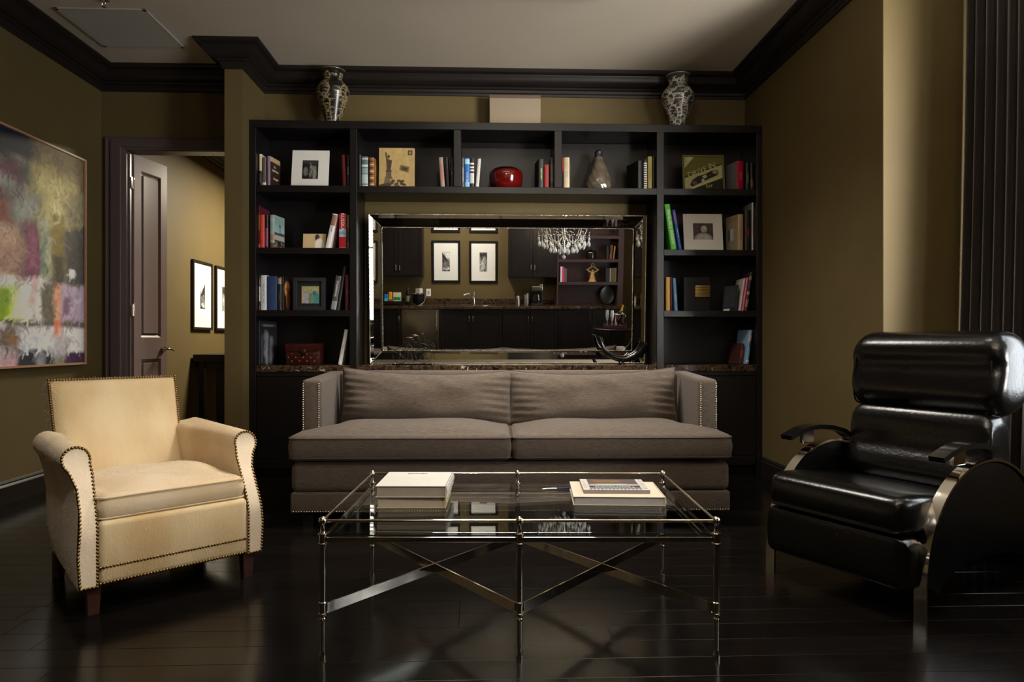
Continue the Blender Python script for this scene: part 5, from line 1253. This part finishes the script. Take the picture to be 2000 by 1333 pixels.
# ================================================================== KITCHEN END OF THE ROOM (seen in the mirror)
M_KIT = mat('dark_cherry_cabinet', (25, 20, 20), .32, spec=.42, vary=.14, vscale=6, stretch=(1, 1, 12))
M_KIT2 = mat('plum_brown_shelving', (66, 46, 45), .42, spec=.35, vary=.12, vscale=6, stretch=(1, 1, 12))
KW, KF, KU = -.87, -.25, -.54
def kdoor(t, a, b, z0, z1, yf, hx, hz):
    d = MB(); s = .055
    for q in ((a, a + s, z0, z1), (b - s, b, z0, z1), (a + s, b - s, z0, z0 + s), (a + s, b - s, z1 - s, z1)): d.rbox(q[0], q[1], yf - .020, yf, q[2], q[3], .002, 1)
    d.box(a + s, b - s, yf - .016, yf - .008, z0 + s, z1 - s)
    o = d.build('door', M_KIT, t)
    MB().tube([(hx, yf, hz - .045), (hx, yf + .025, hz - .045), (hx, yf + .025, hz + .045), (hx, yf, hz + .045)], .0055, 8).build('handle', M_CHROME, o, smooth=50)
def kcab(name, label, x0, x1, z0, z1, yf, pairs, hz, grp):
    t = thing(name, label, 'cabinet', ((x0 + x1) / 2, 0, 0), 0, grp); w = x1 - x0
    MB().box(-w / 2, w / 2, KW + .001, yf - .021, z0, z1).build('carcass', M_KIT, t)
    for a, b, side in pairs:
        a2, b2 = -w / 2 + w * a + .003, -w / 2 + w * b - .003; kdoor(t, a2, b2, z0 + .01, z1 - .01, yf, b2 - .03 if side > 0 else a2 + .03, hz)
    return t
kcab('wall_cabinet', 'dark wall cabinet reflected above the wine bottle', -1.99, -1.125, 1.42, 2.85, KU, ((0, .5, 1), (.5, 1, -1)), 1.57, 'dark kitchen wall cabinets')
kcab('wall_cabinet', 'dark wall cabinet reflected above the coffee maker', .378, 1.235, 1.40, 2.85, KU, ((0, .5, 1), (.5, 1, -1)), 1.58, 'dark kitchen wall cabinets')
kcab('floor_cabinet', 'dark floor cabinet reflected left of the steel fridge', -2.10, -1.480, .10, .868, KF, ((0, 1, 1),), .70, 'dark kitchen floor cabinets')
kcab('floor_cabinet', 'dark floor cabinet reflected below the sink', -.820, .265, .10, .868, KF, ((0, .5, 1), (.5, 1, -1)), .70, 'dark kitchen floor cabinets')
kcab('floor_cabinet', 'dark floor cabinet reflected below the coffee maker', .268, 1.235, .10, .868, KF, ((0, .5, 1), (.5, 1, -1)), .69, 'dark kitchen floor cabinets')
kcab('floor_cabinet', 'dark floor cabinet reflected below the open shelves', 1.238, 2.415, .10, .868, KF, ((0, .5, 1), (.5, 1, -1)), .69, 'dark kitchen floor cabinets')
fr_ = thing('wine_fridge', 'stainless steel under-counter fridge reflected in the mirror', 'fridge', (-1.150, 0, 0))
MB().box(-.325, .325, KW + .001, KF - .03, .02, .865).build('fridge_body', M_BLACK, fr_)
fd = MB().rbox(-.323, .323, KF - .03, KF, .09, .862, .006, 2).build('fridge_door', M_STEEL, fr_, smooth=40)
MB().rbox(.272, .292, KF + .018, KF + .038, .12, .84, .005, 2).rbox(.275, .289, KF, KF + .02, .14, .17, .002).rbox(.275, .289, KF, KF + .02, .79, .82, .002).build('handle', M_CHROME, fd, smooth=40)
MB().lathe([(.001, 0), (.016, 0), (.016, .004), (.001, .006)], 16).xf(Matrix.Translation((-.26, KF, .81)) @ Matrix.Rotation(R(-90), 4, 'X')).build('badge', M_CHROME, fd)
wt = thing('kitchen_worktop', 'brown marble kitchen worktop with backsplash in the mirror', 'worktop', (0, 0, 0))
MB().rbox(-2.12, 2.42, KW + .001, -.215, .869, .915, .005).build('slab', M_GRAN, wt)
MB().rbox(-2.12, 1.235, KW + .001, KW + .022, .9155, 1.005, .003).build('backsplash', M_GRAN, wt)
# open shelving at the right
su = thing('open_shelving', 'plum-brown open shelf unit reflected at the right of the mirror', 'shelving', (0, 0, 0))
MB().box(1.262, 2.32, KW + .001, KW + .03, .916, 2.85).build('back_panel', M_KIT2, su)
for a, b in ((1.238, 1.262), (2.32, 2.415)): MB().box(a, b, KW + .001, KU, .916, 2.85).build('side_panel', M_KIT2, su)
for z in (1.275, 1.675, 2.085, 2.45): MB().rbox(1.262, 2.32, KW + .03, KU, z, z + .05, .002).build('shelf', M_KIT2, su)
# prints on the kitchen wall
for i, (x, z, lb, sd, kd) in enumerate(((-.735, 1.296, 'black framed boat print reflected over the sink, lower row', 3, 0), (-.065, 1.290, 'black framed flower print reflected over the sink, lower row', 8, 1), (-.735, 2.195, 'black framed print reflected above the boat print', 12, 1), (-.065, 2.190, 'black framed print reflected above the flower print', 17, 1))):
    framed('framed_print', lb, 'picture', (x, KW, z), R(180), .51, .75, .040, bw(sd, kd), .135, .345, 'framed prints on the kitchen wall', .0)
# faucet and sink
fc_ = thing('kitchen_faucet', 'chrome kitchen faucet reflected in the mirror', 'faucet', (-.235, -.72, .9155))
MB().lathe([(.001, 0), (.032, 0), (.032, .006), (.024, .012), (.022, .08), (.018, .11), (.001, .115)], 20).build('faucet_body', M_CHROME, fc_, smooth=50)
MB().tube([(0, 0, .06), (-.03, .06, .15), (-.09, .10, .195), (-.15, .13, .185), (-.18, .15, .165)], [.016, .016, .015, .014, .014], 12).build('spout', M_CHROME, fc_, smooth=60)
MB().tube([(0, 0, .10), (.0, -.01, .16), (.005, -.02, .215)], [.012, .009, .007], 10).build('lever', M_CHROME, fc_, smooth=60)
sk = tag(MB().lathe([(.19, .0005), (.245, .0005), (.245, .006), (.235, .008), (.205, .003), (.19, .001)], 36, cap=False).xf(Matrix.Translation((-.21, -.48, .915)) @ Matrix.Diagonal((1.2, .7, 1, 1))).build('sink_rim', M_STEEL, smooth=40), 'steel sink rim reflected below the faucet', 'sink')
# things on the worktop
CTZ = .9155
wbt = thing('wine_bottle', 'dark wine bottle with pale label reflected on the worktop', 'bottle', (-1.395, -.56, CTZ))
MB().lathe([(.001, 0), (.037, 0), (.038, .01), (.038, .19), (.030, .22), (.016, .245), (.0145, .30), (.001, .302)], 24).build('bottle_glass', mat('dark_bottle_glass', (20, 24, 14), .08, spec=.6), wbt, smooth=50)
MB().lathe([(.0385, .06), (.0385, .16)], 24, cap=False).build('label', flat((128, 120, 92)), wbt, smooth=60)
MB().lathe([(.0155, .25), (.0158, .305), (.001, .307)], 18, cap=False).build('capsule', mat('maroon_foil', (70, 34, 40), .3), wbt, smooth=50)
ib = thing('ice_bucket', 'black ice bucket with steel rim reflected on the worktop', 'bucket', (-1.205, -.52, CTZ))
MB().lathe([(.001, .02), (.06, .02), (.09, .04), (.108, .10), (.113, .195), (.105, .195)], 32).build('bucket_body', mat('black_enamel', (22, 23, 26), .2), ib, smooth=50)
MB().lathe([(.113, .19), (.118, .195), (.115, .205), (.105, .205), (.105, .19)], 32, cap=False).build('rim', M_CHROME, ib, smooth=50)
MB().lathe([(.001, 0), (.10, 0), (.098, .008), (.05, .014), (.045, .022), (.001, .022)], 28).build('foot', M_CHROME, ib, smooth=50)
MB().tube([(.117, 0, .19), (.125, .03, .12), (.10, .08, .05), (.05, .11, .02)], .004, 8).build('bail_handle', M_CHROME, ib, smooth=50)
sb = thing('snack_tray', 'black tray of snack packets reflected at the end of the worktop', 'tray', (-1.64, -.56, CTZ))
MB().box(-.185, .145, -.10, .10, 0, .012).box(-.185, -.175, -.10, .10, 0, .07).box(.135, .145, -.10, .10, 0, .07).box(-.175, .135, -.10, -.09, 0, .07).box(-.175, .135, .09, .10, 0, .07).build('tray_body', M_BLACK, sb)
def packet(label, x, y, w, h, col, tilt, band):
    p = thing('snack_packet', label, 'packet', (x, y, CTZ + .0125), (R(tilt), 0, 0), 'snack packets in the tray')
    MB().rbox(-w / 2, w / 2, -.014, .014, .0, h, .010, 3).build('wrapper', flat(col, .35), p, smooth=40)
    MB().rbox(-w / 2 * .82, w / 2 * .82, .0138, .0152, h * .2, h * .55, .0005, 1).build('label_band', flat(band, .4), p)
packet('blue snack packet reflected in the black tray', -1.775, -.56, .07, .175, (36, 104, 176), 6, (90, 190, 200))
packet('orange snack packet reflected in the black tray', -1.708, -.61, .06, .21, (226, 150, 30), 4, (214, 196, 60))
packet('cream snack bag reflected in the black tray', -1.59, -.61, .145, .20, (206, 200, 168), 5, (190, 150, 40))
packet('green snack box reflected in the black tray', -1.578, -.525, .125, .125, (24, 128, 74), 3, (196, 208, 200))
packet('red snack packet reflected in the black tray', -1.685, -.52, .06, .085, (186, 40, 50), 3, (226, 210, 206))
for x, z, w, h, lb in ((-1.225, 1.098, .13, .09, 'double white socket plate on the kitchen wall'), (-1.055, 1.045, .085, .135, 'single white switch plate on the kitchen wall')):
    t = thing('wall_plate', lb, 'wall plate', (x, KW, z), R(180), 'white wall plates in the kitchen')
    MB().rbox(-w / 2, w / 2, -.008, -.001, 0, h, .003, 2).build('plate', M_PLATE, t)
    MB().rbox(-.012, .012, -.011, -.008, h * .3, h * .7, .001, 1).build('rocker', mat('grey_plastic', (150, 146, 138), .4), t)
cm_ = thing('coffee_maker', 'black and steel coffee maker reflected on the worktop', 'coffee maker', (.885, -.58, CTZ))
MB().rbox(-.105, .105, -.13, .12, 0, .03, .006).rbox(-.105, .105, -.13, -.03, .03, .31, .008).build('machine_body', M_BLACK, cm_)
MB().rbox(-.10, .10, -.12, .10, .245, .335, .012, 3).build('water_tank', M_STEEL, cm_, smooth=40)
MB().lathe([(.001, 0), (.07, 0), (.08, .03), (.078, .10), (.055, .155), (.058, .165)], 28, c=(0, .04, .032)).build('carafe', mat('carafe_glass', (30, 26, 24), .04, spec=.8), cm_, smooth=50)
MB().tube([(0.0, .115, .18), (.0, .155, .17), (.0, .155, .08), (.0, .118, .06)], .008, 8).build('carafe_handle', M_BLACK, cm_, smooth=50)
MB().rbox(.05, .105, -.10, -.05, .335, .365, .004).build('knob', M_CHROME, cm_)
for x, r, h_, m, lb in ((.545, .052, .185, M_STEEL, 'brushed steel canister reflected beside the coffee maker'), (.705, .046, .21, mat('grey_grinder', (118, 112, 106), .35, metal=.5), 'grey coffee grinder reflected beside the coffee maker')):
    t = thing('canister', lb, 'canister', (x, -.58, CTZ))
    MB().lathe([(.001, 0), (r, 0), (r, h_ * .86), (r * .97, h_ * .87)], 26).build('canister_body', m, t, smooth=40)
    MB().lathe([(r * .99, h_ * .87), (r * 1.01, h_ * .90), (r, h_ * .97), (r * .4, h_), (.001, h_)], 26).build('canister_lid', M_BLACK if r > .05 else M_STEEL, t, smooth=40)
# things on the open shelves
kp = thing('lidded_jar', 'black lidded jar reflected on the open shelves', 'jar', (1.855, -.68, 1.7255))
MB().lathe([(.001, 0), (.085, 0), (.09, .01), (.09, .10), (.085, .125), (.001, .126)], 28).build('jar_body', mat('black_ceramic', (20, 19, 19), .2), kp, smooth=40)
MB().lathe([(.090, .122), (.092, .128), (.075, .15), (.03, .16), (.012, .162), (.012, .172), (.016, .18), (.001, .188)], 28).build('lid', mat('black_ceramic', (20, 19, 19), .2), kp, smooth=40)
MB().lathe([(.0905, .112), (.0925, .116), (.0905, .122)], 28, cap=False).build('rim_band', M_CHROME, kp, smooth=40)
st = thing('angel_statue', 'tan carved figure with raised arms and halo reflected on the shelves', 'statue', (1.885, -.66, 1.3255))
M_TERRA = mat('tan_wood_carving', (188, 146, 96), .6, vary=.15, vscale=18)
MB().lathe([(.001, 0), (.075, 0), (.075, .014), (.062, .02), (.05, .06), (.034, .12), (.030, .16), (.018, .175), (.001, .178)], 24).build('robe', M_TERRA, st, smooth=50)
MB().sphere((0, 0, .196), .022, 14, 10).build('head', M_TERRA, st, smooth=60)
for s in (-1, 1):
    MB().tube([(s * .02, 0, .165), (s * .07, .0, .19), (s * .10, 0, .215), (s * .115, 0, .225)], [.014, .013, .011, .006], 10).build('wing_arm', M_TERRA, st, smooth=60)
    MB().tube([(s * .09, 0, .215), (s * .05, 0, .245), (s * .012, 0, .275)], [.011, .012, .010], 10).build('raised_arm', M_TERRA, st, smooth=60)
MB().tube([(.028 * math.cos(k * PI / 8), 0, .298 + .028 * math.sin(k * PI / 8)) for k in range(16)], .006, 8, closed=True).tube([(0, 0, .32), (0, 0, .344)], [.006, .002], 6).build('halo', M_TERRA, st, smooth=60)
def kbook(label, x, z, w, h, col, lean=0, d=.15):
    t = thing('book', label, 'book', (x, -.56, z + .0005 + abs(math.sin(R(lean))) * w / 2), (0, R(lean), 0), 'books on the reflected shelves')
    MB().box(-w / 2, w / 2, -.004, .0, 0, h).box(-w / 2, -w / 2 + .003, -d, -.004, 0, h).box(w / 2 - .003, w / 2, -d, -.004, 0, h).build('cover', flat(col, .45), t)
    MB().box(-w / 2 + .003, w / 2 - .003, -d + .004, -.004, .003, h - .003).build('page_block', M_PAGE, t)
kbook('white book reflected at the left of the open shelves', 1.315, 1.325, .034, .27, (214, 206, 202)); kbook('pink book reflected at the left of the open shelves', 1.353, 1.325, .030, .265, (214, 42, 110)); kbook('grey book reflected at the left of the open shelves', 1.392, 1.325, .040, .235, (92, 86, 88))
kbook('black book reflected on the lower open shelf', 2.14, 1.325, .07, .245, (20, 18, 18)); kbook('cream-lettered black book reflected on the lower open shelf', 2.19, 1.325, .026, .245, (150, 140, 128)); kbook('olive book reflected on the lower open shelf', 2.232, 1.325, .045, .25, (92, 78, 46)); kbook('tan book reflected on the lower open shelf', 2.278, 1.325, .036, .25, (112, 96, 58))
kbook('black book reflected on the upper open shelf', 2.13, 1.725, .04, .235, (24, 20, 20)); kbook('brown leather book reflected on the upper open shelf', 2.185, 1.725, .036, .25, (104, 62, 36), 4); kbook('gold book reflected leaning on the upper open shelf', 2.235, 1.725, .024, .235, (150, 112, 50), 6)
dp = thing('serving_dish', 'dark oval dish standing at the back of the reflected worktop', 'dish', (2.16, -.68, CTZ + .004), (R(12), 0, 0))
MB().lathe([(.001, 0), (.09, .004), (.12, .014), (.125, .022), (.118, .020), (.085, .012), (.001, .010)], 32).xf(Matrix.Translation((0, 0, .162)) @ Matrix.Rotation(R(-90), 4, 'X') @ Matrix.Diagonal((1.0, 1.24, 1, 1))).build('dish', mat('dark_green_glaze', (26, 28, 24), .25), dp, smooth=50)
# round side table with the champagne tray
rt = thing('round_side_table', 'black round side table reflected with a champagne tray', 'table', (1.90, 1.30, 0))
MB().lathe([(.001, .695), (.29, .695), (.30, .702), (.30, .712), (.292, .720), (.001, .720)], 40).build('top', M_BLKWOOD, rt, smooth=30)
MB().lathe([(.001, 0), (.20, 0), (.20, .02), (.06, .05), (.03, .10), (.028, .30), (.04, .40), (.028, .50), (.03, .66), (.09, .695)], 28).build('pedestal', M_BLKWOOD, rt, smooth=40)
TZ = .7205
ty_ = thing('serving_tray', 'dark plum square tray holding the champagne bucket', 'tray', (1.94, 1.30, TZ), R(12))
tb = MB().rbox(-.17, .17, -.15, .15, 0, .010, .002)
for a in ((-.17, .17, -.15, -.14), (-.17, .17, .14, .15), (-.17, -.16, -.14, .14), (.16, .17, -.14, .14)): tb.rbox(*a, .010, .05, .002, 1)
tb.build('tray_body', mat('plum_lacquer', (62, 30, 36), .3), ty_)
cb = thing('champagne_bucket', 'polished champagne bucket reflected on the tray', 'bucket', (1.99, 1.31, TZ + .0105))
MB().lathe([(.001, 0), (.062, 0), (.066, .01), (.088, .19), (.094, .195), (.090, .200), (.084, .195), (.06, .02), (.001, .02)], 32).build('bucket_body', M_CHROME, cb, smooth=50)
for s in (-1, 1): MB().tube([(s * .088, 0, .18), (s * .105, 0, .175), (s * .105, 0, .145), (s * .085, 0, .14)], .004, 8).build('ear_handle', M_CHROME, cb, smooth=50)
cbt = thing('champagne_bottle', 'gold-necked champagne bottle leaning in the bucket', 'bottle', (1.975, 1.31, TZ + .046), (0, R(14), 0))
MB().lathe([(.001, 0), (.040, 0), (.042, .01), (.042, .15), (.034, .19), (.019, .22), (.001, .225)], 24).build('bottle_glass', mat('dark_bottle_glass', (20, 24, 14), .08, spec=.6), cbt, smooth=50)
MB().lathe([(.0195, .205), (.016, .23), (.0155, .285), (.019, .29), (.019, .305), (.001, .309)], 20).build('gold_foil', mat('gold_neck_foil', (222, 158, 40), .3, metal=.6), cbt, smooth=50)
for x, y, lb in ((1.812, 1.335, 'champagne flute reflected at the tray edge, farther from the bucket'), (1.879, 1.375, 'champagne flute reflected on the tray next to the bucket')):
    t = thing('champagne_flute', lb, 'glass', (x, y, TZ + .0105), 0, 'champagne flutes on the tray')
    fm = mat('frosted_flute_glass', (225, 222, 216), .15, trans=.35, spec=.7)
    MB().lathe([(.001, 0), (.032, 0), (.030, .003), (.006, .008), (.004, .09), (.001, .09)], 18).build('stem', fm, t, smooth=50)
    MB().lathe([(.004, .088), (.016, .11), (.026, .16), (.027, .20), (.021, .255), (.019, .255), (.025, .20), (.014, .112)], 20).build('flute_bowl', fm, t, smooth=50)

# ================================================================== CHANDELIER (hangs behind the camera's top edge, seen in the mirror)
chx, chy, chz = 1.155, 1.20, 1.74
ch = thing('crystal_chandelier', 'crystal drop chandelier reflected in the mirror', 'chandelier', (chx, chy, chz))
M_CRYS = mat('lead_crystal', (250, 250, 250), .04, trans=.45, spec=1.0, ior=1.6)
MB().lathe([(.001, .10), (.02, .10), (.028, .14), (.014, .18), (.016, .26), (.030, .30), (.034, .34), (.014, .38), (.010, .50), (.010, .80), (.001, .80)], 18).build('stem', M_CHROME, ch, smooth=50)
MB().tube([(0, 0, .79), (0, 0, CEIL - chz - .03)], .006, 8).build('chain', M_CHROME, ch, smooth=50)
MB().lathe([(.001, CEIL - chz - .001), (.07, CEIL - chz - .001), (.06, CEIL - chz - .03), (.001, CEIL - chz - .035)], 24).build('ceiling_rose', M_CHROME, ch, smooth=50)
MB().sphere((0, 0, .035), .030, 18, 12).build('ball_drop', M_CRYS, ch, smooth=60)
MB().tube([(0, 0, .065), (0, 0, .10)], .004, 6).sphere((0, 0, .078), .012, 10, 6).build('finial', M_CHROME, ch, smooth=50)
dr = MB().lathe([(.001, -.062), (.011, -.054), (.017, -.040), (.014, -.022), (.005, -.006), (.001, 0)], 8).mesh('crystal_drop'); dr.materials.append(M_CRYS)
bd_ = MB().sphere((0, 0, 0), .008, 8, 6).mesh('crystal_bead'); bd_.materials.append(M_CRYS)
pd = MB().lathe([(.001, -.105), (.013, -.096), (.026, -.070), (.021, -.042), (.007, -.012), (.001, 0)], 8).mesh('crystal_pendant'); pd.materials.append(M_CRYS)
rg = random.Random(11)
M_BULB = mat('warm_bulb', (255, 240, 215), .4, emit=(255, 226, 180), estr=6.0)
def hang(me, nm, r, a, z, ns=0, step=.02):
    x, y = math.cos(a) * r, math.sin(a) * r
    for q in range(ns): link('crystal_bead', bd_, ch, loc=(x, y, z + .010 + step * q))
    link(nm, me, ch, loc=(x, y, z), rot=(0, 0, rg.uniform(0, 3)))
for k in range(8):
    a = 2 * PI * k / 8 + .2; ca, sa = math.cos(a), math.sin(a)
    MB().tube([(ca * r, sa * r, z) for r, z in ((.012, .36), (.09, .27), (.18, .25), (.28, .31), (.34, .44), (.345, .52))], .005, 8).build('arm', M_CHROME, ch, smooth=60)
    MB().lathe([(.001, .51), (.012, .512), (.040, .535), (.044, .545), (.012, .538), (.012, .545), (.011, .625), (.001, .625)], 14, c=(ca * .345, sa * .345, 0)).build('candle_cup', M_CHROME, ch, smooth=50)
    MB().lathe([(.001, .625), (.009, .632), (.0135, .650), (.009, .675), (.001, .695)], 12, c=(ca * .345, sa * .345, 0)).build('bulb', M_BULB, ch, smooth=60)
    for j in range(2):
        b = a + (j - .5) * .26; hang(pd if j == 1 else dr, 'crystal_pendant' if j == 1 else 'crystal_drop', .38, b, .34 - .05 * (j == 1), 3, .028)
    hang(pd, 'crystal_pendant', .30, a + .1, .25, 2, .03); hang(pd, 'crystal_pendant', .20, a + .02, .195, 2, .03)
    if k % 2: hang(pd, 'crystal_pendant', .09, a - .2, .175, 2, .03)
    b = a + PI / 8
    for q in range(7):
        rr = .345 - .045 * q; zz = .46 - .10 * math.sin(q / 6 * PI); link('crystal_bead', bd_, ch, loc=(math.cos(b) * rr, math.sin(b) * rr, zz))
    hang(dr, 'crystal_drop', .29, b, .30, 3)
lamp('chandelier_glow', 'POINT', (chx, chy, chz + .60), 20, WARM, shadow_soft_size=.05)
# added upward light, bounced off the ceiling like a flash
lamp('chandelier_uplight', 'AREA', (chx, chy, chz + .72), 80, (1.0, .90, .76), shape='DISK', size=.66, rot=(R(180), 0, 0))

# lettering becomes plain mesh
bpy.context.view_layer.update(); dg = bpy.context.evaluated_depsgraph_get()
for o in TEXTS:
    me = bpy.data.meshes.new_from_object(o.evaluated_get(dg)); n = bpy.data.objects.new('lettering_mesh', me); COL.objects.link(n)
    n.parent = o.parent; n.location = o.location; n.rotation_euler = o.rotation_euler; n.scale = o.scale
for o in TEXTS: bpy.data.objects.remove(o)
for n in [o for o in COL.objects if o.name.startswith('lettering_mesh')]: n.name = 'lettering'
